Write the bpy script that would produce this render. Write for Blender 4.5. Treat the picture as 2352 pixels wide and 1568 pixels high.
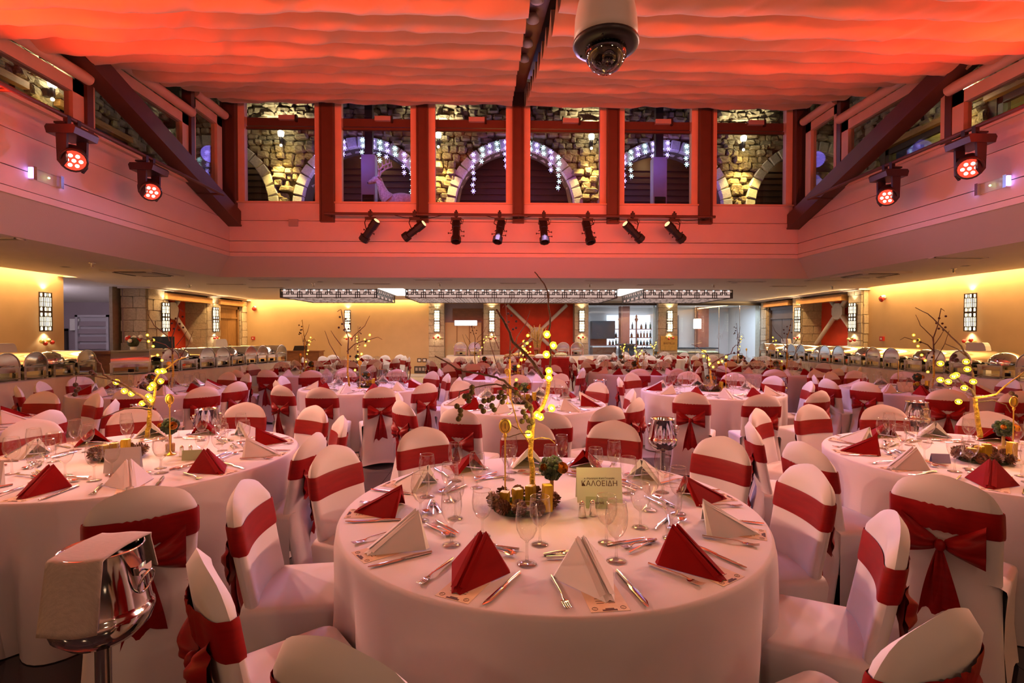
import bpy, bmesh, math, random
from mathutils import Vector, Matrix, noise
PI = math.pi
R = math.radians
rnd = random.Random(7)
for _o in list(bpy.data.objects):
    bpy.data.objects.remove(_o)
scene = bpy.context.scene
C = scene.collection

# ------------------------------------------------------------------ camera, world, exposure
EYE = 1.544
cam_d = bpy.data.cameras.new('camera')
cam_d.sensor_width = 36.0
cam_d.lens = 36.0 * 1164.75 / 2352
cam_d.clip_start = 0.05
cam_d.clip_end = 200
cam = bpy.data.objects.new('camera', cam_d)
C.objects.link(cam)
cam.location = (0, 0, EYE)
cam.rotation_euler = (PI / 2 - 0.0168, 0, -0.0264)
scene.camera = cam
world = bpy.data.worlds.new('night')
scene.world = world
world.use_nodes = True
world.node_tree.nodes['Background'].inputs[0].default_value = (0.010, 0.010, 0.018, 1)
world.node_tree.nodes['Background'].inputs[1].default_value = 1.0
scene.view_settings.view_transform = 'Standard'
scene.view_settings.look = 'None'
scene.view_settings.gamma = 1.0
scene.view_settings.use_curve_mapping = False
scene.view_settings.exposure = 0.12
scene.cycles.max_bounces = 4
scene.cycles.diffuse_bounces = 2
scene.cycles.glossy_bounces = 2
scene.cycles.transmission_bounces = 2
scene.cycles.transparent_max_bounces = 10
scene.cycles.caustics_reflective = False
scene.cycles.caustics_refractive = False
scene.cycles.adaptive_threshold = 0.12

# room dimensions (metres): x right, y away from the camera, z up
XL, XR, YW, YF = -8.993, 9.622, 18.077, -3.2      # side walls, back wall, wall behind the camera
ZC = 2.694                                        # low ceiling
WL, WR, WB, WF = -5.768, 6.586, 10.62, 0.1        # edge of the light well in the low ceiling
FL, FR, FB, FF = -5.346, 6.127, 10.242, 0.5       # vertical faces of the light well
ZF, ZS = 3.062, 4.131                             # foot of the well faces, window sill
XM = 0.39                                         # middle of the well
def zroof(y):                                     # the roof falls towards the camera
    return 4.86 + 0.30 * (y - 5.48)

def light(name, kind, loc, energy, color, rot=None, target=None, size=None, sizey=None, spot=None, blend=0.5, radius=None):
    d = bpy.data.lights.new(name, kind)
    d.energy = energy
    d.color = color
    if kind == 'AREA':
        d.shape = 'RECTANGLE' if sizey else 'SQUARE'
        d.size = size
        if sizey:
            d.size_y = sizey
    if kind == 'SPOT':
        d.spot_size = spot
        d.spot_blend = blend
    if kind in ('POINT', 'SPOT'):
        d.shadow_soft_size = radius if radius is not None else 0.05
    o = bpy.data.objects.new(name, d)
    C.objects.link(o)
    o.location = loc
    if target is not None:
        v = Vector(target) - Vector(loc)
        o.rotation_euler = v.to_track_quat('-Z', 'Y').to_euler()
    elif rot is not None:
        o.rotation_euler = rot
    return o

WARM = (1.0, 0.60, 0.24)
WARM2 = (1.0, 0.78, 0.50)
RED = (1.0, 0.050, 0.014)
LILAC = (0.80, 0.55, 1.0)
# red spots added out of view without fixtures, aimed up at the drapes
for sx, x in ((1, FL + 0.35), (-1, FR - 0.35)):
    for y, e in ((2.4, 170), (3.8, 190), (4.9, 130)):
        light('drape_side_fill', 'SPOT', (x, y, 3.75), e * 1.7, RED, target=(XM - sx * 2.2, y + 1.6, 5.6), spot=R(125), blend=0.9, radius=0.25)
# unseen red spots put in near the front to brighten drapes and far fascia
for x in (-3.6, -1.2, 1.9, 4.4):
    light('drape_fill', 'SPOT', (x, 2.0, 3.40), 420, (1.0, 0.088, 0.016), target=(x * 0.8, 5.6, 4.9), spot=R(76), blend=0.95, radius=0.12)
    light('fascia_fill', 'SPOT', (x, 1.2, 3.30), 470, (1.0, 0.085, 0.055), target=(x * 0.9, FB, 3.9), spot=R(62), blend=0.9, radius=0.12)
# lilac and warm stage wash from the spotlight bar down onto the tables
for x in (-2.2, 0.0, 0.9, 2.9):
    light('table_wash', 'SPOT', (x, FB - 0.55, 3.50), 270, (0.76, 0.50, 1.0), target=(x * 1.3, 6.0, 0.5), spot=R(120), blend=0.9, radius=0.10)
# warm LED strips hidden in the ceiling coves along the walls
light('cove_light_left', 'AREA', (XL + 0.16, 3.75, 2.86), 270, WARM, rot=(0, R(-15), 0), size=0.06, sizey=13.8)
light('cove_light_right', 'AREA', (XR - 0.16, 4.85, 2.86), 310, WARM, rot=(0, R(15), 0), size=0.06, sizey=16.0)
light('cove_light_back', 'AREA', (-5.7, YW - 0.16, 2.86), 115, WARM, rot=(R(-15), 0, 0), size=6.4, sizey=0.06)
light('cove_light_left_far', 'AREA', (XL + 0.40, 15.6, 2.66), 60, WARM, rot=(0, R(-30), 0), size=0.06, sizey=4.6)
light('cove_light_right_far', 'AREA', (XR - 0.40, 15.5, 2.66), 60, WARM, rot=(0, R(30), 0), size=0.06, sizey=4.8)

# ------------------------------------------------------------------ materials
MATS = {}
def mat(name, col, rough=0.6, metal=0.0, var=0.0, scale=8.0, bump=0.0, bscale=40.0, emit=None, estr=0.0, sheen=0.0, spec=0.5, stretch=(1, 1, 1), col2=None, coat=0.0, transl=0.0):
    m = bpy.data.materials.new(name)
    m.use_nodes = True
    nt = m.node_tree
    b = nt.nodes['Principled BSDF']
    b.inputs['Base Color'].default_value = (*col, 1)
    b.inputs['Roughness'].default_value = rough
    b.inputs['Metallic'].default_value = metal
    b.inputs['Specular IOR Level'].default_value = spec
    if sheen:
        b.inputs['Sheen Weight'].default_value = sheen
    if coat:
        b.inputs['Coat Weight'].default_value = coat
        b.inputs['Coat Roughness'].default_value = 0.08
    if emit:
        b.inputs['Emission Color'].default_value = (*emit, 1)
        b.inputs['Emission Strength'].default_value = estr
    if var or bump or col2:
        tc = nt.nodes.new('ShaderNodeTexCoord')
        mp = nt.nodes.new('ShaderNodeMapping')
        mp.inputs['Scale'].default_value = stretch
        nt.links.new(tc.outputs['Object'], mp.inputs['Vector'])
    if var or col2:
        nz = nt.nodes.new('ShaderNodeTexNoise')
        nz.inputs['Scale'].default_value = scale
        nz.inputs['Detail'].default_value = 6
        nt.links.new(mp.outputs[0], nz.inputs['Vector'])
        rp = nt.nodes.new('ShaderNodeValToRGB')
        c2 = col2 or tuple(min(1, c * (1 + var)) for c in col)
        c1 = col if col2 else tuple(c * (1 - var) for c in col)
        rp.color_ramp.elements[0].position = 0.35
        rp.color_ramp.elements[0].color = (*c1, 1)
        rp.color_ramp.elements[1].position = 0.65
        rp.color_ramp.elements[1].color = (*c2, 1)
        nt.links.new(nz.outputs['Fac'], rp.inputs['Fac'])
        nt.links.new(rp.outputs['Color'], b.inputs['Base Color'])
    if bump:
        nb = nt.nodes.new('ShaderNodeTexNoise')
        nb.inputs['Scale'].default_value = bscale
        nb.inputs['Detail'].default_value = 5
        nt.links.new(mp.outputs[0], nb.inputs['Vector'])
        bp = nt.nodes.new('ShaderNodeBump')
        bp.inputs['Strength'].default_value = bump
        bp.inputs['Distance'].default_value = 0.02
        nt.links.new(nb.outputs['Fac'], bp.inputs['Height'])
        nt.links.new(bp.outputs['Normal'], b.inputs['Normal'])
    if transl:
        tr = nt.nodes.new('ShaderNodeBsdfTranslucent')
        tr.inputs['Color'].default_value = (*col, 1)
        mx = nt.nodes.new('ShaderNodeMixShader')
        mx.inputs[0].default_value = transl
        nt.links.new(b.outputs[0], mx.inputs[1])
        nt.links.new(tr.outputs[0], mx.inputs[2])
        nt.links.new(mx.outputs[0], nt.nodes['Material Output'].inputs['Surface'])
    MATS[name] = m
    return m

def glassmat(name, tint, base, edge, rough=0.02):
    m = bpy.data.materials.new(name)
    m.use_nodes = True
    nt = m.node_tree
    for n in list(nt.nodes):
        nt.nodes.remove(n)
    out = nt.nodes.new('ShaderNodeOutputMaterial')
    tr = nt.nodes.new('ShaderNodeBsdfTransparent')
    tr.inputs[0].default_value = (*tint, 1)
    gl = nt.nodes.new('ShaderNodeBsdfGlossy')
    gl.inputs['Roughness'].default_value = rough
    lw = nt.nodes.new('ShaderNodeLayerWeight')
    lw.inputs['Blend'].default_value = 0.35
    mr = nt.nodes.new('ShaderNodeMapRange')
    mr.inputs['To Min'].default_value = base
    mr.inputs['To Max'].default_value = edge
    mx = nt.nodes.new('ShaderNodeMixShader')
    pw = nt.nodes.new('ShaderNodeMath')
    pw.operation = 'POWER'
    pw.inputs[1].default_value = 2.0
    nt.links.new(lw.outputs['Facing'], pw.inputs[0])
    nt.links.new(pw.outputs[0], mr.inputs['Value'])
    nt.links.new(mr.outputs[0], mx.inputs[0])
    nt.links.new(tr.outputs[0], mx.inputs[1])
    nt.links.new(gl.outputs[0], mx.inputs[2])
    nt.links.new(mx.outputs[0], out.inputs['Surface'])
    MATS[name] = m
    return m

def emat(name, col, strength):
    m = bpy.data.materials.new(name)
    m.use_nodes = True
    nt = m.node_tree
    for n in list(nt.nodes):
        nt.nodes.remove(n)
    out = nt.nodes.new('ShaderNodeOutputMaterial')
    e = nt.nodes.new('ShaderNodeEmission')
    e.inputs[0].default_value = (*col, 1)
    e.inputs[1].default_value = strength
    nt.links.new(e.outputs[0], out.inputs['Surface'])
    MATS[name] = m
    return m

mat('plaster_cream', (0.62, 0.44, 0.235), 0.85, var=0.03, scale=3)
mat('plaster_white', (0.80, 0.76, 0.72), 0.85, var=0.02, scale=2)
mat('ceiling_paint', (0.70, 0.60, 0.52), 0.9, var=0.02, scale=2, bump=0.03, bscale=60)
mat('acoustic', (0.64, 0.52, 0.45), 0.9, bump=0.25, bscale=160)
mat('trim_white', (0.76, 0.62, 0.56), 0.55, var=0.02, scale=3)
mat('floor_pale', (0.62, 0.52, 0.42), 0.25, var=0.06, scale=4, coat=0.2)
mat('floor_dark', (0.035, 0.028, 0.034), 0.13, var=0.15, scale=12, coat=0.4)
mat('steel_brown', (0.095, 0.042, 0.028), 0.45, var=0.06, scale=5)
mat('frame_paint', (0.72, 0.52, 0.38), 0.5, var=0.03, scale=6)
mat('rail_dark', (0.05, 0.035, 0.03), 0.5)
mat('drape', (0.86, 0.50, 0.28), 0.75, var=0.03, scale=2, sheen=0.3, transl=0.12)
mat('stone_warm', (0.50, 0.41, 0.28), 0.9, col2=(0.66, 0.56, 0.40), scale=9, bump=0.6, bscale=18)
mat('mortar', (0.42, 0.36, 0.27), 0.95, var=0.08, scale=14)
mat('rubble', (0.20, 0.15, 0.085), 0.95, col2=(0.44, 0.35, 0.22), scale=5, bump=0.9, bscale=9)
mat('rubble_mortar', (0.11, 0.09, 0.06), 0.95, var=0.1, scale=8)
mat('voussoir', (0.62, 0.58, 0.50), 0.9, var=0.12, scale=6, bump=0.5, bscale=14)
mat('slat_wood', (0.10, 0.045, 0.025), 0.45, var=0.2, scale=6, stretch=(1, 8, 8))
mat('timber', (0.50, 0.24, 0.07), 0.55, var=0.18, scale=4, stretch=(1, 1, 8))
mat('door_wood', (0.30, 0.155, 0.05), 0.5, var=0.15, scale=5, stretch=(8, 8, 1))
mat('door_dark', (0.12, 0.09, 0.08), 0.5, var=0.08, scale=5)
mat('partition', (0.72, 0.55, 0.28), 0.5, var=0.04, scale=3)
mat('niche_red', (0.72, 0.065, 0.020), 0.75, var=0.10, scale=2.2)
mat('steel_white', (0.72, 0.68, 0.60), 0.5, var=0.05, scale=10)
mat('bar_wood', (0.20, 0.075, 0.030), 0.4, var=0.15, scale=5, stretch=(1, 1, 6))
mat('chrome', (0.80, 0.78, 0.76), 0.09, metal=1.0)
mat('steel_satin', (0.66, 0.63, 0.60), 0.22, metal=1.0)
mat('silver', (0.86, 0.83, 0.80), 0.10, metal=1.0)
mat('gold', (0.80, 0.55, 0.10), 0.32, metal=1.0, var=0.12, scale=30)
mat('gold_paper', (0.62, 0.42, 0.035), 0.38, metal=0.65, var=0.25, scale=28, stretch=(1, 1, 0.25), bump=0.4, bscale=60)
mat('gold_bark', (0.56, 0.36, 0.05), 0.45, metal=0.55, var=0.30, scale=40, bump=0.8, bscale=60)
mat('twig', (0.12, 0.055, 0.03), 0.7, var=0.25, scale=30, bump=0.6, bscale=70)
mat('seed', (0.13, 0.09, 0.02), 0.9, var=0.3, scale=60, bump=1.0, bscale=120)
mat('seed_dark', (0.06, 0.018, 0.014), 0.8, var=0.3, scale=60, bump=0.8, bscale=120)
mat('cone', (0.105, 0.042, 0.022), 0.55, col2=(0.30, 0.14, 0.075), scale=60)
mat('leaf', (0.035, 0.055, 0.02), 0.6, var=0.4, scale=50, bump=1.0, bscale=80)
mat('rose', (0.80, 0.20, 0.03), 0.6, col2=(0.85, 0.42, 0.05), scale=18)
mat('cork', (0.40, 0.22, 0.08), 0.8, var=0.2, scale=40)
mat('cloth', (0.66, 0.58, 0.55), 0.85, var=0.02, scale=3, sheen=0.25, bump=0.04, bscale=300)
mat('spandex', (0.72, 0.65, 0.62), 0.62, var=0.015, scale=4, sheen=0.15)
mat('satin', (0.26, 0.004, 0.004), 0.42, var=0.10, scale=10, spec=0.25, stretch=(1, 1, 6))
mat('napkin_red', (0.26, 0.004, 0.003), 0.85, var=0.06, scale=10, spec=0.15)
mat('napkin_white', (0.80, 0.75, 0.70), 0.85, var=0.02, scale=6)
mat('linen', (0.50, 0.40, 0.33), 0.9, var=0.08, scale=50, stretch=(1, 12, 1), bump=0.3, bscale=200)
mat('skirt', (0.82, 0.70, 0.52), 0.8, var=0.05, scale=3)
mat('menu', (0.66, 0.46, 0.27), 0.85, col2=(0.74, 0.56, 0.36), scale=20)
mat('ink', (0.10, 0.045, 0.03), 0.9)
mat('card', (0.80, 0.80, 0.62), 0.8)
mat('card_white', (0.84, 0.80, 0.76), 0.8)
mat('card_lilac', (0.42, 0.40, 0.62), 0.8)
mat('card_green', (0.56, 0.66, 0.36), 0.8)
mat('black', (0.018, 0.012, 0.012), 0.42)
mat('black_gloss', (0.012, 0.010, 0.012), 0.10, coat=0.5)
mat('device', (0.03, 0.012, 0.014), 0.38, coat=0.2)
mat('camera_shell', (0.66, 0.56, 0.48), 0.45, var=0.02, scale=4)
mat('plastic_white', (0.80, 0.78, 0.74), 0.45)
mat('plastic_grey', (0.42, 0.36, 0.33), 0.5)
mat('alarm_red', (0.55, 0.03, 0.02), 0.4)
mat('bauble_red', (0.55, 0.03, 0.02), 0.25, var=0.2, scale=12)
mat('bauble_green', (0.50, 0.46, 0.12), 0.3, var=0.25, scale=12)
mat('grey_lilac', (0.34, 0.27, 0.30), 0.8, var=0.03, scale=3)
mat('louver', (0.50, 0.46, 0.50), 0.6)
mat('bar_dark', (0.05, 0.06, 0.07), 0.35)
mat('bar_red', (0.32, 0.10, 0.055), 0.6, var=0.12, scale=7)
mat('bottle_dark', (0.02, 0.022, 0.02), 0.12)
mat('bottle_amber', (0.20, 0.06, 0.015), 0.15)
mat('bottle_green', (0.03, 0.07, 0.03), 0.15)
mat('screen', (0.02, 0.04, 0.09), 0.2)
mat('brass', (0.62, 0.47, 0.16), 0.35, metal=0.8, var=0.1, scale=10)
mat('food_bread', (0.55, 0.34, 0.12), 0.8, var=0.3, scale=30, bump=0.6, bscale=40)
mat('food_green', (0.35, 0.38, 0.14), 0.8, col2=(0.70, 0.62, 0.42), scale=30, bump=0.6, bscale=40)
mat('wheat', (0.48, 0.30, 0.08), 0.8, var=0.3, scale=30)
mat('wicker', (0.42, 0.25, 0.10), 0.8, var=0.3, scale=40, bump=0.9, bscale=60)
mat('wire_deer', (0.72, 0.66, 0.74), 0.6, var=0.25, scale=22, bump=1.0, bscale=30)
mat('post_grey', (0.42, 0.40, 0.46), 0.6, var=0.05, scale=4)
mat('dark_coat', (0.014, 0.012, 0.010), 0.8)
mat('skin', (0.30, 0.17, 0.10), 0.6)
mat('hair', (0.02, 0.014, 0.010), 0.6)
mat('terrace', (0.16, 0.12, 0.09), 0.8, var=0.1, scale=3)
mat('curtain_warm', (0.55, 0.47, 0.22), 0.8)
glassmat('glass_pane', (0.90, 0.92, 0.90), 0.03, 0.35)
glassmat('glass_room', (0.93, 0.96, 0.98), 0.04, 0.40)
glassmat('glassware', (0.965, 0.965, 0.955), 0.065, 0.90, 0.01)
glassmat('glass_thick', (0.97, 0.97, 0.96), 0.22, 0.95, 0.02)
glassmat('dome_glass', (0.35, 0.32, 0.32), 0.10, 0.75, 0.02)
emat('glow_sconce', (1.0, 0.86, 0.58), 3.2)
emat('glow_lantern', (1.0, 0.66, 0.56), 0.55)
emat('glow_led', (1.0, 0.93, 0.88), 5.0)
emat('glow_cove', (1.0, 0.80, 0.45), 7.0)
emat('glow_red_lens', (1.0, 0.03, 0.015), 3.0)
emat('glow_red_core', (1.0, 0.55, 0.42), 7.0)
emat('glow_lamp', (1.0, 0.62, 0.30), 1.4)
emat('glow_violet', (0.42, 0.30, 1.0), 6.0)
emat('glow_cyan', (0.55, 0.90, 1.0), 4.5)
emat('glow_green', (0.45, 1.0, 0.25), 5.0)
emat('glow_ball', (1.0, 0.66, 0.035), 1.6)
emat('glow_ball_core', (1.0, 0.80, 0.25), 4.0)
emat('glow_outdoor', (1.0, 0.92, 0.68), 18.0)
emat('glow_exit', (0.90, 0.97, 1.0), 4.0)
emat('glow_pendant', (1.0, 0.88, 0.70), 6.0)
emat('glow_shelf', (0.75, 0.84, 1.0), 1.6)
M = MATS

# ------------------------------------------------------------------ mesh builder
class MB:
    def __init__(self):
        self.v, self.f, self.sm = [], [], []
    def add(self, verts, faces, smooth=False):
        n = len(self.v)
        self.v += [tuple(p) for p in verts]
        for f in faces:
            self.f.append(tuple(i + n for i in f))
            self.sm.append(smooth)
        return self
    def box(self, c, s, rz=0.0, mtx=None):
        x, y, z = s[0] / 2, s[1] / 2, s[2] / 2
        P = [Vector((a * x, b * y, d * z)) for a in (-1, 1) for b in (-1, 1) for d in (-1, 1)]
        if mtx is not None:
            P = [mtx @ p for p in P]
        elif rz:
            m = Matrix.Rotation(rz, 3, 'Z')
            P = [m @ p for p in P]
        c = Vector(c)
        return self.add([p + c for p in P], [(0, 1, 3, 2), (4, 6, 7, 5), (0, 4, 5, 1), (2, 3, 7, 6), (0, 2, 6, 4), (1, 5, 7, 3)])
    def span(self, a, b):
        return self.box([(a[i] + b[i]) / 2 for i in range(3)], [abs(b[i] - a[i]) for i in range(3)])
    def bar(self, a, b, w, h=None, up=(0, 0, 1)):
        a, b = Vector(a), Vector(b)
        d = b - a
        L = d.length
        d.normalize()
        u = Vector(up)
        if abs(d.dot(u)) > 0.99:
            u = Vector((0, 1, 0))
        s = d.cross(u).normalized()
        t = s.cross(d)
        m = Matrix((s, d, t)).transposed()
        return self.box((a + b) / 2, (w, L, h or w), mtx=m)
    def tube(self, pts, r, n=8, caps=True, closed=False):
        pts = [Vector(p) for p in pts]
        k = len(pts)
        if not isinstance(r, (list, tuple)):
            r = [r] * k
        elif len(r) == 2 and k != 2:
            r = [r[0] + (r[1] - r[0]) * i / (k - 1) for i in range(k)]
        V = []
        prev = None
        for i, p in enumerate(pts):
            if closed:
                d = pts[(i + 1) % k] - pts[i - 1]
            else:
                d = pts[min(i + 1, k - 1)] - pts[max(i - 1, 0)]
            if d.length < 1e-9:
                d = Vector((0, 0, 1))
            d.normalize()
            if prev is None:
                a = Vector((0, 0, 1)) if abs(d.z) < 0.9 else Vector((1, 0, 0))
                s = d.cross(a).normalized()
            else:
                s = (prev - d * prev.dot(d))
                s = s.normalized() if s.length > 1e-6 else d.orthogonal().normalized()
            prev = s
            t = d.cross(s)
            for j in range(n):
                a = 2 * PI * j / n
                V.append(p + (s * math.cos(a) + t * math.sin(a)) * r[i])
        F = []
        for i in range(k if closed else k - 1):
            i2 = (i + 1) % k
            for j in range(n):
                F.append((i * n + j, i * n + (j + 1) % n, i2 * n + (j + 1) % n, i2 * n + j))
        self.add(V, F, True)
        if caps and not closed:
            self.add(V[:n], [tuple(range(n))[::-1]])
            self.add(V[-n:], [tuple(range(n))])
        return self
    def lathe(self, prof, n=20, c=(0, 0, 0), mtx=None, smooth=True, closed=False):
        V = []
        for r, z in prof:
            for j in range(n):
                a = 2 * PI * j / n
                p = Vector((r * math.cos(a), r * math.sin(a), z))
                if mtx is not None:
                    p = mtx @ p
                V.append(p + Vector(c))
        F = []
        for i in range(len(prof) - 1):
            for j in range(n):
                F.append((i * n + j, i * n + (j + 1) % n, (i + 1) * n + (j + 1) % n, (i + 1) * n + j))
        if prof[0][0] > 1e-4:
            F.append(tuple(range(n))[::-1])
        if prof[-1][0] > 1e-4 and closed:
            F.append(tuple((len(prof) - 1) * n + j for j in range(n)))
        return self.add(V, F, smooth)
    def sphere(self, c, r, n=10, m=7, sc=(1, 1, 1)):
        prof = [(max(1e-5, math.sin(PI * i / m)), -math.cos(PI * i / m)) for i in range(m + 1)]
        mt = Matrix.Diagonal(Vector((r * sc[0], r * sc[1], r * sc[2])))
        return self.lathe(prof, n, c, mt)
    def grid(self, fn, nu, nv, smooth=True, wrap=False):
        V = [fn(i / nu, j / nv) for i in range(nu + 1) for j in range(nv + 1)]
        F = [(i * (nv + 1) + j, (i + 1) * (nv + 1) + j, (i + 1) * (nv + 1) + j + 1, i * (nv + 1) + j + 1) for i in range(nu) for j in range(nv)]
        return self.add(V, F, smooth)
    def prism(self, poly, a, b, axis='y'):
        n = len(poly)
        def P(p, t):
            return {'y': (p[0], t, p[1]), 'x': (t, p[0], p[1]), 'z': (p[0], p[1], t)}[axis]
        V = [P(p, a) for p in poly] + [P(p, b) for p in poly]
        F = [tuple(range(n)), tuple(range(2 * n - 1, n - 1, -1))] + [(i, i + n, (i + 1) % n + n, (i + 1) % n) for i in range(n)]
        return self.add(V, F)
    def mesh(self, name, m):
        me = bpy.data.meshes.new(name)
        me.from_pydata(self.v, [], self.f)
        me.polygons.foreach_set('use_smooth', self.sm)
        bm = bmesh.new()
        bm.from_mesh(me)
        bmesh.ops.recalc_face_normals(bm, faces=bm.faces)
        bm.to_mesh(me)
        bm.free()
        me.materials.append(M[m])
        return me
    def build(self, name, m, parent=None, loc=None, rz=0.0):
        return obj(name, self.mesh(name, m), parent, loc, rz)

def obj(name, me, parent=None, loc=None, rz=0.0, rot=None, scale=None):
    o = bpy.data.objects.new(name, me)
    C.objects.link(o)
    if parent is not None:
        o.parent = parent
    if loc is not None:
        o.location = loc
    if rot is not None:
        o.rotation_euler = rot
    elif rz:
        o.rotation_euler = (0, 0, rz)
    if scale is not None:
        o.scale = scale
    return o
def tag(o, label=None, cat=None, group=None, kind=None):
    if label:
        o['label'] = label
    if cat:
        o['category'] = cat
    if group:
        o['group'] = group
    if kind:
        o['kind'] = kind
    return o
def thing(name, label, cat, loc=(0, 0, 0), rz=0.0, group=None):
    return tag(obj(name, None, None, loc, rz), label, cat, group)
def struct(o, label=None):
    o['kind'] = 'structure'
    if label:
        o['label'] = label
    return o
def dup(root, loc, rz=0.0, label=None, group=None, scale=None):
    r = root.copy()
    C.objects.link(r)
    r.location = loc
    r.rotation_euler = (0, 0, rz)
    if scale:
        r.scale = (scale,) * 3
    if label:
        r['label'] = label
    if group:
        r['group'] = group
    for ch in list(root.children):
        c = ch.copy()
        C.objects.link(c)
        c.parent = r
        for g in list(ch.children):
            d = g.copy()
            C.objects.link(d)
            d.parent = c
    return r

# ------------------------------------------------------------------ stone and tile pieces (shared meshes)
def chamfer_block(seed, jit=0.0, ch=0.06):
    r = random.Random(seed)
    bm = bmesh.new()
    bmesh.ops.create_cube(bm, size=1.0)
    bmesh.ops.bevel(bm, geom=list(bm.edges), offset=ch, segments=1, affect='EDGES')
    for v in bm.verts:
        v.co += Vector((r.uniform(-1, 1), r.uniform(-1, 1), r.uniform(-1, 1))) * jit
    return bm
def block_mesh(name, m, seed, jit, ch, smooth=False):
    bm = chamfer_block(seed, jit, ch)
    me = bpy.data.meshes.new(name)
    bm.to_mesh(me)
    bm.free()
    me.materials.append(M[m])
    if smooth:
        me.polygons.foreach_set('use_smooth', [True] * len(me.polygons))
    return me
ASHLAR = [block_mesh('stone_block', 'stone_warm', i, 0.025, 0.05) for i in range(6)]
RUBBLE = [block_mesh('rubble_stone', 'rubble', 20 + i, 0.09, 0.20) for i in range(8)]
TILE = block_mesh('floor_tile', 'floor_dark', 3, 0.0, 0.004)

def facing(parent, o, u, n, width, z0, z1, course=0.30, long=0.55, depth=0.05, gap=0.010, seed=1):
    """courses of squared stones laid on a face: o = corner at z=0, u along the face, n out of it"""
    r = random.Random(seed)
    u, n = Vector(u), Vector(n)
    ang = math.atan2(u.y, u.x)
    z = z0
    while z < z1 - 0.04:
        h = min(course * r.uniform(0.7, 1.25), z1 - z)
        if z1 - z - h < 0.10:
            h = z1 - z
        s = 0.0
        while s < width - 0.02:
            w = min(long * r.uniform(0.45, 1.2), width - s)
            if width - s - w < 0.12:
                w = width - s
            d = depth * r.uniform(0.7, 1.3)
            c = Vector(o) + u * (s + w / 2) + n * (d / 2 - 0.01)
            obj('stone_block', r.choice(ASHLAR), parent, (c.x, c.y, z + h / 2), ang, scale=(w - gap, d, h - gap))
            s += w
        z += h

# ------------------------------------------------------------------ floor, walls, ceiling
floor = struct(MB().span((XL - 4.8, YF - 0.2, -0.1), (XR + 0.3, YW + 4.2, -0.006)).build('floor', 'floor_pale'), 'pale polished stone floor of the banquet hall')
for i in range(16):
    for j in range(13):
        obj('floor_tile', TILE, floor, (-4.2 + 0.3 + i * 0.6, -1.6 + 0.3 + j * 0.6, -0.003), 0, scale=(0.596, 0.596, 0.012))
TOP = 2.95
wl = struct(MB().span((XL - 0.2, YF, 0), (XL, 10.74, TOP)).build('wall_left', 'plaster_cream'), 'cream plaster wall on the left, washed by cove light')
wr = struct(MB().span((XR, YF, 0), (XR + 0.2, 13.0, TOP)).build('wall_right', 'plaster_cream'), 'cream plaster wall on the right, washed by cove light')
wf = struct(MB().span((XL - 0.2, YF - 0.2, 0), (XR + 0.2, YF, TOP)).build('wall_front', 'plaster_cream'), 'cream wall behind the viewer')
wb = struct(MB().span((XL - 0.2, YW, 0), (-2.47, YW + 0.2, TOP)).span((-5.57, YW - 0.07, 0), (-2.47, YW + 0.01, TOP)).build('wall_back', 'plaster_cream'), 'cream back wall lit from a cove above')
m = MB()
cx0, cx1 = XL + 0.30, XR - 0.30
m.span((cx0, YF, ZC), (WL, YW - 0.3, ZC + 0.12)).span((WR, YF, ZC), (cx1, YW - 0.3, ZC + 0.12))
m.span((WL, YF, ZC), (WR, WF, ZC + 0.12)).span((WL, WB, ZC), (WR, YW - 0.3, ZC + 0.12))
m.span((XL - 0.1, 10.74, ZC + 0.001), (cx0, 13.1, ZC + 0.12))
m.span((-2.5, YW - 0.31, ZC + 0.001), (XR, YW + 0.2, ZC + 0.12))
ceil = struct(m.build('ceiling', 'ceiling_paint'), 'low white ceiling around the light well')
m = MB()
m.span((XL - 0.2, YF, TOP), (cx0 + 0.3, YW, TOP + 0.1)).span((cx1 - 0.3, YF, TOP), (XR + 0.2, YW, TOP + 0.1)).span((XL, YW - 0.6, TOP), (XR, YW + 0.2, TOP + 0.1))
struct(m.build('ceiling_cove', 'ceiling_paint'))
# terrace roof over the low ceiling, seen from nowhere indoors, carries the courtyard
m = MB()
m.span((-12, -2, 3.86), (FL - 0.14, 14.4, 3.9)).span((FR + 0.14, -2, 3.86), (12.5, 14.4, 3.9)).span((FL - 0.14, FB + 0.2, 3.86), (FR + 0.14, 14.4, 3.9))
struct(m.build('terrace_floor', 'terrace'))
# sloping acoustic soffit round the well
m = MB()
o = [(WL, WF), (WR, WF), (WR, WB), (WL, WB)]
i_ = [(FL, FF), (FR, FF), (FR, FB), (FL, FB)]
for k in range(4):
    a, b = o[k], o[(k + 1) % 4]
    c, d = i_[(k + 1) % 4], i_[k]
    m.add([(a[0], a[1], ZC), (b[0], b[1], ZC), (c[0], c[1], ZF), (d[0], d[1], ZF)], [(0, 1, 2, 3)])
so = struct(m.build('ceiling_soffit', 'acoustic'), 'sloping perforated soffit below the light well')
# faces of the well, in bands that step back upwards
bands = [(ZF, 3.138, 0.034), (3.150, 3.362, 0.020), (3.375, 3.768, 0.012), (3.78, ZS, 0.0)]
for nm, side in (('wall_well_left', 'L'), ('wall_well_right', 'R'), ('wall_well_back', 'B'), ('wall_well_front', 'F')):
    m = MB()
    for z0, z1, d in bands:
        if side == 'L':
            m.span((FL - 0.14, FF, z0), (FL + d, FB, z1))
        if side == 'R':
            m.span((FR - d, FF, z0), (FR + 0.14, FB, z1))
        if side == 'B':
            m.span((FL, FB - d, z0), (FR, FB + 0.18, z1))
        if side == 'F' and z0 < 3.2:
            m.span((FL, FF - 0.14, z0), (FR, FF + d, z1 + 0.05))
    struct(m.build(nm, 'trim_white'), 'white stepped fascia of the light well, washed red')

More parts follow.
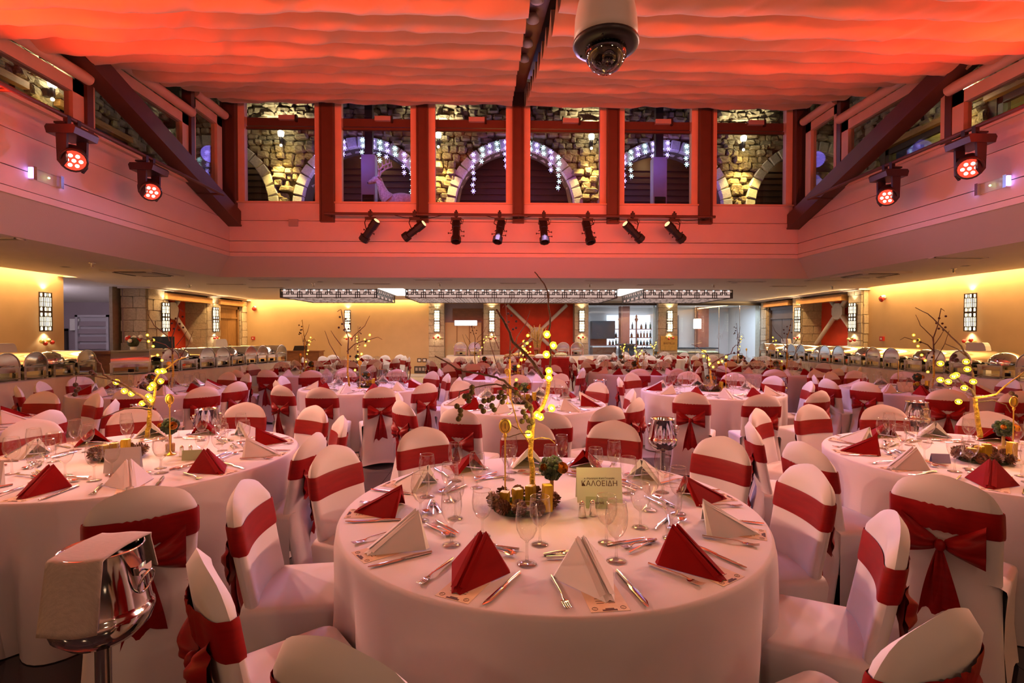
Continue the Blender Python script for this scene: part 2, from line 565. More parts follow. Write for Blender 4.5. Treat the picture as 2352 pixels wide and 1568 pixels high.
# ------------------------------------------------------------------ steel columns, braces, rafters of the glazed roof
def T(name, label, cat, mb, m, group=None):
    return tag(mb.build(name, m), label, cat, group)
ORD = ['first', 'second', 'third', 'fourth', 'fifth', 'sixth', 'seventh', 'eighth', 'ninth', 'tenth', 'eleventh', 'twelfth', 'thirteenth', 'fourteenth', 'fifteenth', 'sixteenth']
cols = [(-5.45, -5.17), (-3.53, -3.26), (-1.63, -1.40), (0.28, 0.51), (2.18, 2.42), (4.05, 4.31), (6.00, 6.28)]
for i, (a, b) in enumerate(cols):
    t = thing('steel_column', 'brown steel column at the back clerestory, %s from the left' % ORD[i], 'column', ((a + b) / 2, FB - 0.10, 0), 0, 'clerestory columns')
    w = (b - a)
    top = zroof(FB) + 0.15
    MB().span((-w / 2, -0.010, 3.77), (-w / 2 + 0.03, 0.2, top)).span((w / 2 - 0.03, -0.010, 3.77), (w / 2, 0.2, top)).build('flange', 'steel_brown', t)
    MB().span((-w / 2 + 0.03, 0.02, 3.77), (w / 2 - 0.03, 0.2, top)).build('web', 'steel_brown', t)
    MB().prism([(-w / 2, -0.01), (w / 2, -0.01), (w / 2, 0.1), (-w / 2, 0.1)], 3.74, 3.772, 'z').build('base_plate', 'steel_brown', t)
for x, s, nm in ((FL + 0.14, 1, 'left'), (FR - 0.14, -1, 'right')):
    t = thing('roof_brace', 'dark brown diagonal roof brace across the %s side windows' % nm, 'beam', (x, 0, 0), 0, 'diagonal braces')
    MB().bar((0, 10.3, 3.80), (0, 6.35, 5.12), 0.20, 0.26).build('beam', 'steel_brown', t)
    MB().bar((0, 10.2, 3.66), (0, 6.35, 4.97), 0.26, 0.03).build('bottom_flange', 'steel_brown', t)
t = thing('ridge_beam', 'dark steel roof beam running between the two red ceiling drapes', 'beam', (XM, 0, 0))
MB().bar((0, FB, zroof(FB) + 0.22), (0, 0.6, zroof(0.6) + 0.22), 0.10, 0.26).build('beam', 'rail_dark', t)
MB().bar((0, FB, zroof(FB) + 0.08), (0, 0.6, zroof(0.6) + 0.08), 0.22, 0.025).build('bottom_flange', 'steel_brown', t)
for i, y in enumerate((4.75, 5.35, 6.3, 7.1)):
    z = zroof(y) - 0.02
    t = thing('ceiling_sensor', 'small white round detector under the roof beam, %s from the front' % ORD[i], 'detector', (XM - 0.03, y, z), 0, 'detectors on the beam')
    MB().lathe([(0.02, 0.10), (0.05, 0.06), (0.065, 0.03), (0.065, 0.0), (0.03, -0.02), (0.001, -0.025)], 14).build('body', 'plastic_white', t)
    MB().lathe([(0.008, 0.22), (0.008, 0.09)], 6).build('stem', 'steel_satin', t)
struct(MB().add([(FL - 0.3, 0.2, zroof(0.2) + 0.42), (FR + 0.3, 0.2, zroof(0.2) + 0.42), (FR + 0.3, FB + 0.4, zroof(FB + 0.4) + 0.42), (FL - 0.3, FB + 0.4, zroof(FB + 0.4) + 0.42)], [(0, 1, 2, 3)]).build('roof', 'rail_dark'), 'dark pitched roof above the drapes')

# ------------------------------------------------------------------ ceiling drapes
def drape(x0, x1, seed, label):
    y0, y1 = 0.75, 9.92
    N = 17
    def fn(u, v):
        x = x0 + (x1 - x0) * u
        s = v * N
        k = int(min(s, N - 1e-6))
        f = s - k
        y = y0 + (y1 - y0) * v
        S = 0.25 + 0.02 * math.sin(k * 2.1 + seed)
        sag = S * math.sin(f / 0.86 * PI / 2) ** 1.1 if f < 0.86 else S * math.cos((f - 0.86) / 0.14 * PI / 2)
        wv = 0.010 * math.sin(x * 2.3 + k * 1.7 + seed) + 0.012 * math.sin(x * 6.1 + k * 2.9)
        wr_ = 0.022 * noise.noise(Vector((x * 3 + y * 3, y * 2, seed))) + 0.014 * noise.noise(Vector((x * 7 + y * 7, y * 3, seed + 4)))
        return (x, y, zroof(y) - sag + wv * min(1, sag * 8) + wr_)
    m = MB().grid(fn, 150, N * 14)
    o = m.build('ceiling_drape', 'drape')
    return tag(o, label, 'drape', 'ceiling drapes')
drape(FL + 0.10, XM - 0.13, 1.0, 'red-lit gathered ceiling drape left of the roof beam')
drape(XM + 0.13, FR - 0.10, 5.0, 'red-lit gathered ceiling drape right of the roof beam')

# ------------------------------------------------------------------ clerestory windows
wn = 0
def back_window(a, b):
    global wn
    wn += 1
    z1 = zroof(FB) + 0.30
    w = struct(obj('window_%d' % wn, None, None, ((a + b) / 2, FB + 0.08, 0)), 'tall clerestory window onto the stone courtyard')
    h = (b - a) / 2
    f = 0.13
    MB().span((-h, -0.06, ZS - 0.02), (-h + f, 0.06, z1)).span((h - f, -0.06, ZS - 0.02), (h, 0.06, z1)).build('frame', 'frame_paint', w)
    MB().span((-h - 0.1, -0.13, ZS - 0.01), (h + 0.1, 0.07, ZS + 0.02)).build('window_sill', 'frame_paint', w)
    MB().span((-h + f, 0.02, 5.62), (h - f, 0.07, 5.67)).span((-h + f, 0.05, 5.70), (h - f, 0.10, 5.86)).build('transom', 'steel_brown', w)
    MB().box((0.12, 0.02, 5.85), (0.32, 0.07, 0.09)).build('window_opener', 'plastic_grey', w)
    MB().box((0.30, 0.02, 5.84), (0.04, 0.08, 0.13)).build('opener_bracket', 'black', w)
    MB().span((-h + f, -0.004, ZS), (h - f, 0.004, 5.62)).build('pane', 'glass_pane', w)
    MB().span((-h + f, -0.004, 5.87), (h - f, 0.004, z1)).build('pane', 'glass_pane', w)
for i in range(6):
    back_window(cols[i][1], cols[i + 1][0])
def side_window(x, s, y0, y1, zt, far_stile):
    global wn
    wn += 1
    w = struct(obj('window_%d' % wn, None, None, (x, (y0 + y1) / 2, 0)), 'side clerestory window below a red-lit blind case')
    h = (y1 - y0) / 2
    f = 0.17
    MB().span((-0.06, -h, ZS), (0.05, -h + 0.07, zt)).span((-0.06, h - f, ZS), (0.05, h, zt)).build('frame', 'frame_paint', w)
    MB().span((-0.06, -h, zt - 0.16), (0.05, h, zt)).build('top_rail', 'frame_paint', w)
    MB().tube([(s * 0.10, -h - 0.02, zt + 0.075), (s * 0.10, h + 0.02, zt + 0.075)], 0.075, 14).build('blind_case', 'frame_paint', w)
    MB().span((-0.06, -h, ZS - 0.02), (s * 0.05 + 0.05, h, ZS + 0.02)).build('window_sill', 'frame_paint', w)
    MB().span((-0.004, -h + 0.07, ZS), (0.004, h - f, zt - 0.16)).build('pane', 'glass_pane', w)
for x, s, nm in ((FL - 0.03, 1, 'left'), (FR + 0.03, -1, 'right')):
    for y0, y1, zt in ((0.7, 3.3, 3.9 + 0.2), (3.45, 4.9, 4.45), (5.0, 6.71, 4.73), (6.82, 8.92, 5.26), (9.06, 9.98, 5.66)):
        if zt > ZS + 0.2:
            side_window(x, s, y0, y1, zt, True)
    for i, y in enumerate((4.95, 6.765, 8.985)):
        t = T('window_post', 'brown steel post between the %s side windows, %s from the front' % (nm, ORD[i]), 'post', MB().span((x - 0.07, y - 0.05, ZS), (x + 0.09, y + 0.05, zroof(y) + 0.1)), 'steel_brown', 'side window posts')
    # sloping eaves rail under the roof edge
    T('eaves_rail', 'dark eaves rail along the %s roof edge' % nm, 'beam', MB().bar((x, 0.6, zroof(0.6) + 0.25), (x, FB + 0.2, zroof(FB + 0.2) + 0.25), 0.14, 0.12), 'rail_dark', 'eaves rails')

# ------------------------------------------------------------------ courtyard outside the clerestory: rubble walls and lit arches
YO = 14.5
ARCH = [(-8.13, 5.10), (-3.83, 5.10), (0.46, 5.10), (4.76, 5.10), (9.06, 5.10)]
RI, RO = 1.68, 1.97
def in_arch(x, z, pad=0.0):
    for cx, cz in ARCH:
        if abs(x - cx) < RO + pad and (z < cz or (x - cx) ** 2 + (z - cz) ** 2 < (RO + pad) ** 2):
            return True
    return False
stuff = MB()
rub = []
def rubble_face(o, u, n, width, z0, z1, skip, seed, course=0.17, long=0.30):
    r = random.Random(seed)
    u, n = Vector(u), Vector(n)
    z = z0
    out = []
    while z < z1:
        h = course * r.uniform(0.65, 1.25)
        s = -r.uniform(0, 0.3)
        while s < width:
            w = long * r.uniform(0.45, 1.35)
            cc = s + w / 2
            if not skip(cc, z + h / 2):
                d = r.uniform(0.12, 0.30)
                c = Vector(o) + u * cc + n * (d / 2 - 0.06)
                out.append((c.x, c.y, z + h / 2 + r.uniform(-0.03, 0.03), w * 0.98, d, h * 0.98, math.atan2(u.y, u.x) + r.uniform(-0.05, 0.05)))
            s += w
        z += h
    return out
def rubble_wall(name, label, core, stones, nobj, key):
    wall = struct(core.build(name, 'rubble_mortar'), label)
    stones.sort(key=key)
    r = random.Random(5)
    for s in stones[:nobj]:
        obj('rubble_stone', r.choice(RUBBLE), wall, s[:3], s[6], rot=(r.uniform(-0.06, 0.06), r.uniform(-0.05, 0.05), s[6]), scale=s[3:6])
    rest = MB()
    for s in stones[nobj:]:
        me = r.choice(RUBBLE)
        mt = Matrix.Translation(s[:3]) @ Matrix.Rotation(s[6], 4, 'Z') @ Matrix.Diagonal((s[3], s[4], s[5], 1))
        rest.add([mt @ v.co for v in me.vertices], [tuple(p.vertices) for p in me.polygons])
    if rest.v:
        o = rest.build('rubble_facing', 'rubble', wall)
        o['kind'] = 'stuff'
    return wall
# wall with five arched openings
m = MB()
def strip(x0, x1):
    n = 24
    for k in range(n):
        a, b = x0 + (x1 - x0) * k / n, x0 + (x1 - x0) * (k + 1) / n
        def zl(x):
            for cx, cz in ARCH:
                if abs(x - cx) < RI:
                    return cz + math.sqrt(RI * RI - (x - cx) ** 2)
            return 3.8
        e = 1e-4
        m.add([(a, YO + 0.1, zl(a + e)), (b, YO + 0.1, zl(b - e)), (b, YO + 0.1, 9.6), (a, YO + 0.1, 9.6), (a, YO + 0.6, zl(a + e)), (b, YO + 0.6, zl(b - e))], [(0, 1, 2, 3), (0, 4, 5, 1)])
xs = [-11.0]
for cx, cz in ARCH:
    xs += [cx - RI, cx + RI]
xs.append(11.5)
for a, b in zip(xs[:-1], xs[1:]):
    strip(a, b)
st = rubble_face((-10.6, YO + 0.1, 0), (1, 0, 0), (0, -1, 0), 21.5, 4.4, 9.4, lambda s, z: in_arch(s - 10.6, z, 0.02) or (s - 10.6 < -8.9) or (s - 10.6 > 9.9), 11)
lampx = (-5.99, -1.67, 2.60, 6.91)
court = rubble_wall('wall_courtyard_back', 'rough rubble stone courtyard wall with arches behind the clerestory', m, st, 240, lambda s: min(abs(s[0] - a) for a in lampx) * 1.6 + abs(s[2] - 6.6) * 0.8)
VOUS = block_mesh('arch_stone', 'voussoir', 60, 0.05, 0.08)
for cx, cz in ARCH:
    n = 19
    for k in range(-1, n + 1):
        a = PI * (k + 0.5) / n
        rr = (RI + RO) / 2
        c = (cx + rr * math.cos(a), YO + 0.19, cz + rr * math.sin(a))
        obj('arch_stone', VOUS, court, c, rot=(0, -a + PI / 2, 0), scale=(PI * rr / n * 0.97, 0.52, RO - RI))
# dark slatted wood behind the arches
back = struct(MB().span((-11, 16.6, 3.8), (11.5, 16.8, 8.2)).build('wall_arcade_back', 'slat_wood'), 'dark slatted wood seen inside the arches')
SL = MB().box((0, 0, 0), (4.0, 0.05, 0.13)).mesh('wood_slat', 'slat_wood')
for cx, cz in ARCH:
    for k in range(11):
        obj('wood_slat', SL, back, (cx * 1.05, 16.55, 4.9 + k * 0.20))
struct(MB().span((-11, 14.9, 8.0), (11.5, 16.9, 8.1)).build('ceiling_arcade', 'slat_wood'))
for cx_, e_ in ((-3.9, 14), (4.9, 14), (-8.3, 6), (9.2, 6)):
    light('arcade_fill', 'POINT', (cx_, 15.9, 7.2), e_, (1.0, 0.62, 0.28), radius=0.1)  # added dim points that bring out the slats, no fittings there
light('arcade_glow', 'AREA', (0.8, 15.9, 5.0), 60, (1.0, 0.35, 0.08), rot=(R(-70), 0, 0), size=3.0, sizey=0.2)
# side walls of the courtyard with their own windows
holes = [(7.8, 10.2, 4.5, 6.35), (11.2, 13.2, 4.5, 6.35)]
for nm, x, n, seed in (('left', -9.4, 1, 21), ('right', 10.2, -1, 33)):
    m = MB()
    for y0, y1, z0, z1 in ((-2, 7.8, 3.8, 9), (10.2, 11.2, 3.8, 9), (13.2, YO + 0.2, 3.8, 9), (7.8, 10.2, 3.8, 4.5), (7.8, 10.2, 6.35, 9), (11.2, 13.2, 3.8, 4.5), (11.2, 13.2, 6.35, 9)):
        m.span((x - n * 0.3, y0, z0), (x, y1, z1))
    st = rubble_face((x, 1.5, 0), (0, 1, 0), (n, 0, 0), 13.0, 4.0, 8.6, lambda s, z: any(a - 0.1 < s + 1.5 < b + 0.1 and c < z < d + 0.1 for a, b, c, d in holes), seed, 0.19, 0.34)
    w = rubble_wall('wall_courtyard_%s' % nm, 'rubble stone courtyard wall beyond the %s side windows' % nm, m, st, 45, lambda s: abs(s[1] - 10.5) + abs(s[2] - 6.2))
    for k, (a, b, c, d) in enumerate(holes):
        wn += 1
        q = struct(obj('window_%d' % wn, None, None, (x - n * 0.06, (a + b) / 2, 0)), 'brown framed house window in the %s courtyard wall' % nm)
        h = (b - a) / 2
        MB().span((-0.05, -h, c), (0.05, -h + 0.12, d)).span((-0.05, h - 0.12, c), (0.05, h, d)).span((-0.05, -h, d - 0.14), (0.05, h, d)).build('frame', 'rail_dark', q)
        MB().span((-0.004, -h + 0.1, c), (0.004, h - 0.1, d - 0.1)).build('pane', 'glass_pane', q)
        MB().span((n * 0.05, -h - 0.15, d), (n * 0.20, h + 0.15, d + 0.14)).build('lintel', 'timber', q)
        MB().span((-n * 0.30, -h, c - 0.12), (n * 0.16, h, c)).build('window_sill', 'rubble_mortar', q)
    struct(MB().span((x - n * 1.9, 7.0, 4.3), (x - n * 2.0, 14.2, 7.0)).span((x - n * 0.3, 7.0, 4.2), (x - n * 2.0, 14.2, 4.4)).span((x - n * 0.3, 7.0, 6.9), (x - n * 2.0, 14.2, 7.0)).build('wall_house_%s' % nm, 'curtain_warm'), 'pale wall inside the house beyond the %s courtyard' % nm)
light('house_room_light', 'POINT', (11.4, 13.0, 6.5), 26, (1.0, 0.80, 0.35), radius=0.15)
light('house_room_light', 'POINT', (11.4, 9.4, 6.5), 26, (1.0, 0.80, 0.35), radius=0.15)
light('house_room_light', 'POINT', (-10.7, 11.0, 6.5), 5, (1.0, 0.75, 0.35), radius=0.15)

# courtyard wall lamps: up and down lights on the rubble
def court_lamp(x, y, n, label, z=6.84):
    t = thing('courtyard_lamp', label, 'wall lamp', (x, y, z), 0, 'courtyard wall lamps')
    nx, ny = n
    MB().box((nx * 0.05, ny * 0.05, 0), (0.10, 0.10, 0.16)).build('bracket', 'black', t)
    MB().lathe([(0.045, 0.20), (0.075, 0.24), (0.085, 0.33), (0.06, 0.36)], 12, (nx * 0.16, ny * 0.16, -0.1)).build('glass_shade', 'glow_outdoor', t)
    MB().lathe([(0.03, -0.10), (0.045, -0.06), (0.045, 0.10), (0.03, 0.12)], 10, (nx * 0.16, ny * 0.16, 0)).build('body', 'black', t)
    MB().sphere((nx * 0.16, ny * 0.16, -0.13), 0.035).build('bulb', 'glow_outdoor', t)
    light('courtyard_glow', 'POINT', (x + nx * 0.24, y + ny * 0.24, z + 0.20), 16, (1.0, 0.88, 0.62), radius=0.05)
    light('courtyard_glow', 'POINT', (x + nx * 0.24, y + ny * 0.24, z - 0.35), 9, (1.0, 0.72, 0.25), radius=0.03)
    light('courtyard_up', 'SPOT', (x + nx * 0.30, y + ny * 0.30, z + 0.28), 110, (1.0, 0.88, 0.62), target=(x - nx * 0.05, y - ny * 0.05, z + 1.4), spot=R(130), blend=0.6, radius=0.04)
    light('courtyard_down', 'SPOT', (x + nx * 0.32, y + ny * 0.32, z - 0.20), 420, (1.0, 0.70, 0.22), target=(x - nx * 0.05, y - ny * 0.05, z - 2.0), spot=R(80), blend=0.7, radius=0.03)
for i, x in enumerate(lampx):
    court_lamp(x, YO - 0.12, (0, -1), 'outdoor wall lamp on the arcade wall, %s from the left' % ORD[i])
court_lamp(-9.28, 10.7, (1, 0), 'outdoor wall lamp seen through the left side window', 6.45)
court_lamp(10.08, 10.75, (-1, 0), 'outdoor wall lamp seen through the right side window', 6.35)

# icicle light strings hung in the arches
STAR = {}
for c in ('glow_violet', 'glow_cyan'):
    m = MB()
    for k in range(3):
        a = k * PI / 3
        m.bar((-0.065 * math.cos(a), 0, -0.065 * math.sin(a)), (0.065 * math.cos(a), 0, 0.065 * math.sin(a)), 0.013)
    STAR[c] = m.mesh('star_light', c)
strings = {1: [(-1.25, 0.1, 4), (-1.02, 0, 7), (-0.50, 0.15, 3), (0.02, 0.1, 4), (0.30, 0, 7), (0.50, 0.05, 4), (0.70, 0.1, 3), (0.92, 0, 2), (1.18, 0.05, 4), (1.40, 0, 6)],
           2: [(-1.17, 0.0, 7), (-0.92, 0.1, 3), (-0.72, 0, 2), (-0.50, 0.1, 2), (-0.26, 0, 5), (-0.04, 0.1, 6), (0.17, 0, 4), (0.42, 0.1, 3), (0.62, 0, 2), (0.80, 0.1, 2), (1.02, 0, 4), (1.24, 0.1, 6)],
           3: [(-1.20, 0, 6), (-1.0, 0.1, 5), (-0.80, 0, 2), (-0.60, 0.1, 2), (-0.36, 0, 4), (-0.14, 0, 7), (0.06, 0, 3), (0.60, 0.1, 4), (0.80, 0, 5), (1.00, 0.1, 4), (1.22, 0, 3)]}
for ai, L in strings.items():
    cx, cz = ARCH[ai]
    nm = ['', 'left', 'middle', 'right'][ai]
    for k, (dx, off, n) in enumerate(L):
        zt = cz + math.sqrt(RO ** 2 - dx ** 2) - 0.06
        t = thing('icicle_light_string', 'hanging icicle string of %s star lights in the %s arch, %s from left' % ('violet' if k % 2 == 0 else 'pale blue', nm, ORD[k]), 'string light', (cx + dx, YO - 0.09, zt), 0, 'icicle lights in the arches')
        MB().tube([(0, 0, 0.05), (0, 0, -0.17 * n)], 0.004, 4).build('wire', 'plastic_white', t)
        for q in range(n):
            obj('star_light', STAR['glow_violet' if k % 2 == 0 else 'glow_cyan'], t, (0.02 * math.sin(q * 2.1), -0.01, -0.17 * q - 0.06))
    light('icicle_glow', 'POINT', (cx, YO - 0.30, cz + 1.40), 22, (0.30, 0.18, 1.0), radius=0.5)
    light('icicle_glow_low', 'POINT', (cx - 1.2, YO - 0.40, cz + 0.6), 9, (0.32, 0.22, 1.0), radius=0.3)
    light('icicle_glow_low', 'POINT', (cx + 1.2, YO - 0.40, cz + 0.6), 9, (0.32, 0.22, 1.0), radius=0.3)

# grey chimney posts on the terrace
for x, nm in ((-3.42, 'left'), (4.30, 'right')):
    t = thing('chimney_post', 'violet-lit outdoor stove chimney in front of the %s arch' % nm, 'chimney', (x, 13.6, 3.9), 0, 'terrace stoves')
    MB().span((-0.19, -0.14, 0.0), (0.19, 0.14, 0.98)).build('stove_body', 'post_grey', t)
    MB().span((-0.15, -0.150, 1.05), (0.15, -0.13, 1.27)).build('stove_window', 'black_gloss', t)
    MB().span((-0.18, -0.14, 0.98), (0.18, 0.14, 2.32)).build('casing', 'post_grey', t)
    MB().span((-0.10, -0.08, 2.32), (0.10, 0.08, 5.0)).build('flue', 'rail_dark', t)
    MB().prism([(-0.27, 0.55), (0.27, 0.55), (0.19, 0.98), (-0.19, 0.98)], -0.16, 0.16, 'y').build('plinth', 'post_grey', t)
    light('stove_violet', 'POINT', (x - 0.15, 12.9, 6.0), 9, (0.28, 0.18, 1.0), radius=0.2)

# white wicker reindeer
t = thing('reindeer_figure', 'pale wicker reindeer ornament with antlers on the terrace', 'ornament', (-2.55, 12.5, 3.9))
b = MB()
b.sphere((0.18, 0, 0.80), 0.30, 16, 12, (1.45, 0.72, 0.85))
b.tube([(-0.10, 0, 0.86), (-0.24, 0, 1.02), (-0.31, 0, 1.20), (-0.36, 0, 1.34)], [0.20, 0.13, 0.095, 0.085], 12)
b.sphere((-0.42, 0, 1.37), 0.10, 12, 8, (1.25, 0.8, 0.85))
b.tube([(-0.45, 0, 1.36), (-0.58, 0, 1.31), (-0.62, 0, 1.30)], [0.075, 0.05, 0.035], 10)
for lx, ly in ((-0.10, 0.13), (-0.06, -0.13), (0.45, 0.13), (0.50, -0.13)):
    b.tube([(lx, ly, 0.75), (lx + 0.04, ly, 0.40), (lx - 0.01, ly, 0.06), (lx - 0.01, ly, 0.0)], [0.085, 0.045, 0.032, 0.04], 8)
b.tube([(0.58, 0, 0.92), (0.68, 0, 0.86)], [0.06, 0.02], 8)
b.build('body', 'wire_deer', t)
for s in (1, -1):
    m = MB().tube([(-0.37, s * 0.03, 1.44), (-0.33, s * 0.09, 1.58), (-0.22, s * 0.12, 1.68), (-0.06, s * 0.13, 1.74)], [0.028, 0.016], 8)
    for q, (px, pz) in enumerate(((-0.34, 1.56), (-0.25, 1.66), (-0.16, 1.70), (-0.08, 1.73))):
        m.tube([(px, s * 0.11, pz), (px - 0.01, s * 0.12, pz + 0.12)], [0.018, 0.009], 6)
    m.build('antler', 'wire_deer', t)
    MB().sphere((-0.34, s * 0.10, 1.42), 0.05, 8, 6, (0.7, 1.2, 0.6)).build('ear', 'wire_deer', t)
MB().sphere((-0.625, 0, 1.30), 0.022).build('nose', 'black', t)

light('deer_violet', 'SPOT', (-3.4, 11.3, 6.2), 60, (0.42, 0.26, 1.0), target=(-2.5, 12.5, 5.0), spot=R(50), blend=0.8, radius=0.1)  # added violet spot without a fixture, tints the reindeer
# person seen as a dark figure in the right courtyard window
def person(loc, rz):
    t = thing('person', 'person in dark clothes standing behind the right courtyard window', 'person', loc, rz)
    sk = [((0, 0, 0.92), .15), ((0, 0, 1.15), .145), ((0, 0.01, 1.38), .17), ((0, 0.0, 1.49), .07), ((0, -0.01, 1.56), .055), ((0, -0.02, 1.67), .105), ((0, -0.02, 1.76), .09),
          ((0.17, 0, 1.40), .075), ((0.24, 0.02, 1.14), .055), ((0.24, -0.10, 0.92), .042), ((0.23, -0.20, 0.86), .035),
          ((-0.17, 0, 1.40), .075), ((-0.24, 0.02, 1.14), .055), ((-0.24, -0.10, 0.92), .042), ((-0.23, -0.20, 0.86), .035),
          ((0.09, 0, 0.86), .11), ((0.10, 0.0, 0.48), .075), ((0.10, 0.03, 0.08), .05), ((0.10, -0.12, 0.04), .04),
          ((-0.09, 0, 0.86), .11), ((-0.10, 0.0, 0.48), .075), ((-0.10, 0.03, 0.08), .05), ((-0.10, -0.12, 0.04), .04)]
    ed = [(0, 1), (1, 2), (2, 3), (3, 4), (4, 5), (5, 6), (2, 7), (7, 8), (8, 9), (9, 10), (2, 11), (11, 12), (12, 13), (13, 14), (0, 15), (15, 16), (16, 17), (17, 18), (0, 19), (19, 20), (20, 21), (21, 22)]
    me = bpy.data.meshes.new('body')
    me.from_pydata([s[0] for s in sk], ed, [])
    o = obj('body', me, t)
    me.materials.append(M['dark_coat'])
    mod = o.modifiers.new('skin', 'SKIN')
    for i, s in enumerate(sk):
        me.skin_vertices[0].data[i].radius = (s[1], s[1])
    me.skin_vertices[0].data[0].use_root = True
    o.modifiers.new('sub', 'SUBSURF').levels = 2
    MB().sphere((0, -0.045, 1.665), 0.088, 12, 10, (0.88, 0.95, 1.25)).build('face', 'skin', t)
    MB().sphere((0, 0.0, 1.715), 0.112, 12, 10, (0.92, 1.0, 0.95)).build('hair', 'hair', t)
    MB().sphere((0, -0.135, 1.65), 0.018, 8, 6, (0.8, 1, 1.3)).build('nose', 'skin', t)
    return t
person((10.75, 12.65, 4.4), R(-80))

# ------------------------------------------------------------------ side bays: pillars, niches, doors
def pillar(name, label, c0, c1, u, n, seed):
    """stone-faced pier; c0-c1 corners of the core"""
    p = struct(MB().span((c0[0], c0[1], 0), (c1[0], c1[1], 2.66)).build(name, 'mortar'), label)
    return p
pn = 0
def side_pier(x, s, y0, y1, label, seed, front=True):
    p = pillar('wall_pier', label, (x - s * 0.5, y0), (x + s * 0.12, y1), None, None, seed)
    facing(p, (x + s * 0.12, y0 if s > 0 else y1, 0), (0, 1 if s > 0 else -1, 0), (s, 0, 0), y1 - y0, 0, 2.66, 0.27, 0.42, seed=seed)
    facing(p, (x - s * 0.5, y0, 0), (s, 0, 0), (0, -1, 0), 0.62, 0, 2.66, 0.27, 0.40, seed=seed + 1)
    facing(p, (x - s * 0.5, y1, 0), (s, 0, 0), (0, 1, 0), 0.62, 0, 2.66, 0.27, 0.40, seed=seed + 2)
    return p
def brace_niche(o, u, n, width, zc, label, name):
    """red back panel with a white steel X brace: o = left foot, u along, n towards the room"""
    u, n = Vector(u), Vector(n)
    o = Vector(o)
    t = struct(obj('wall_niche', None), 'red painted niche wall, ' + label)
    a = o
    b = o + u * width
    pts = [a, b, b - n * 0.1, a - n * 0.1]
    MB().add([(p.x, p.y, 0) for p in pts] + [(p.x, p.y, 2.6) for p in pts], [(0, 1, 5, 4), (1, 2, 6, 5), (2, 3, 7, 6), (3, 0, 4, 7), (4, 5, 6, 7), (0, 3, 2, 1)]).build('panel', 'niche_red', t)
    k = thing('steel_cross_brace', 'white steel cross brace ' + label, 'brace')
    mid = o + u * width / 2 + n * 0.16
    cc = Vector((mid.x, mid.y, zc))
    for sx in (-1, 1):
        for sz in (-1, 1):
            L = min(width / 2 / 0.72, 2.0)
            d = u * (sx * 0.72) + Vector((0, 0, sz * 0.69))
            e = cc + d * L
            if e.z > 2.55:
                e = cc + d * ((2.55 - cc.z) / d.z)
            if e.z < 0.05:
                e = cc + d * ((0.05 - cc.z) / d.z)
            MB().tube([cc + d * 0.22, e], 0.062, 12).build('strut', 'steel_white', k)
            MB().bar(cc + d * 0.14 - n * 0.06, cc + d * 0.36 - n * 0.06, 0.02, 0.20, up=n).build('gusset', 'steel_white', k)
    h = 0.24
    P = []
    for q in range(8):
        a_ = PI / 8 + q * PI / 4
        p = cc + u * (h * 1.05 * math.cos(a_)) + Vector((0, 0, h * 1.05 * math.sin(a_)))
        P.append(p)
    m = MB().add([p - n * 0.03 for p in P] + [p + n * 0.05 for p in P], [tuple(range(8)), tuple(range(15, 7, -1))] + [(i, i + 8, (i + 1) % 8 + 8, (i + 1) % 8) for i in range(8)])
    m.build('centre_plate', 'steel_white', k)
def lintel(a, b, h, d, z, label):
    m = MB().bar((a[0], a[1], z), (b[0], b[1], z), d, h)
    return T('timber_lintel', label, 'lintel', m, 'timber', 'timber lintels')
dn = 0
def side_door(x, s, y0, y1, mt, label):
    global dn
    dn += 1
    d = struct(obj('door_%d' % dn, None, None, (x, (y0 + y1) / 2, 0)), label)
    h = (y1 - y0) / 2
    MB().span((-0.02, -h, 0), (s * 0.07, -h + 0.10, 2.42)).span((-0.02, h - 0.10, 0), (s * 0.07, h, 2.42)).span((-0.02, -h, 2.34), (s * 0.07, h, 2.44)).span((-0.02, -h + 0.1, 2.02), (s * 0.06, h - 0.1, 2.08)).build('door_frame', mt, d)
    for a, b in ((-h + 0.1, -0.006), (0.006, h - 0.1)):
        MB().span((-0.03, a, 0.01), (s * 0.02, b, 2.02)).build('door_leaf', mt, d)
        MB().box((s * 0.05, (b if a < 0 else a) + (-0.07 if a < 0 else 0.07), 1.05), (0.05, 0.02, 0.22)).build('door_handle', 'steel_satin', d)
    MB().span((-0.03, -h + 0.1, 2.08), (s * 0.02, h - 0.1, 2.34)).build('transom_panel', mt, d)
    return d
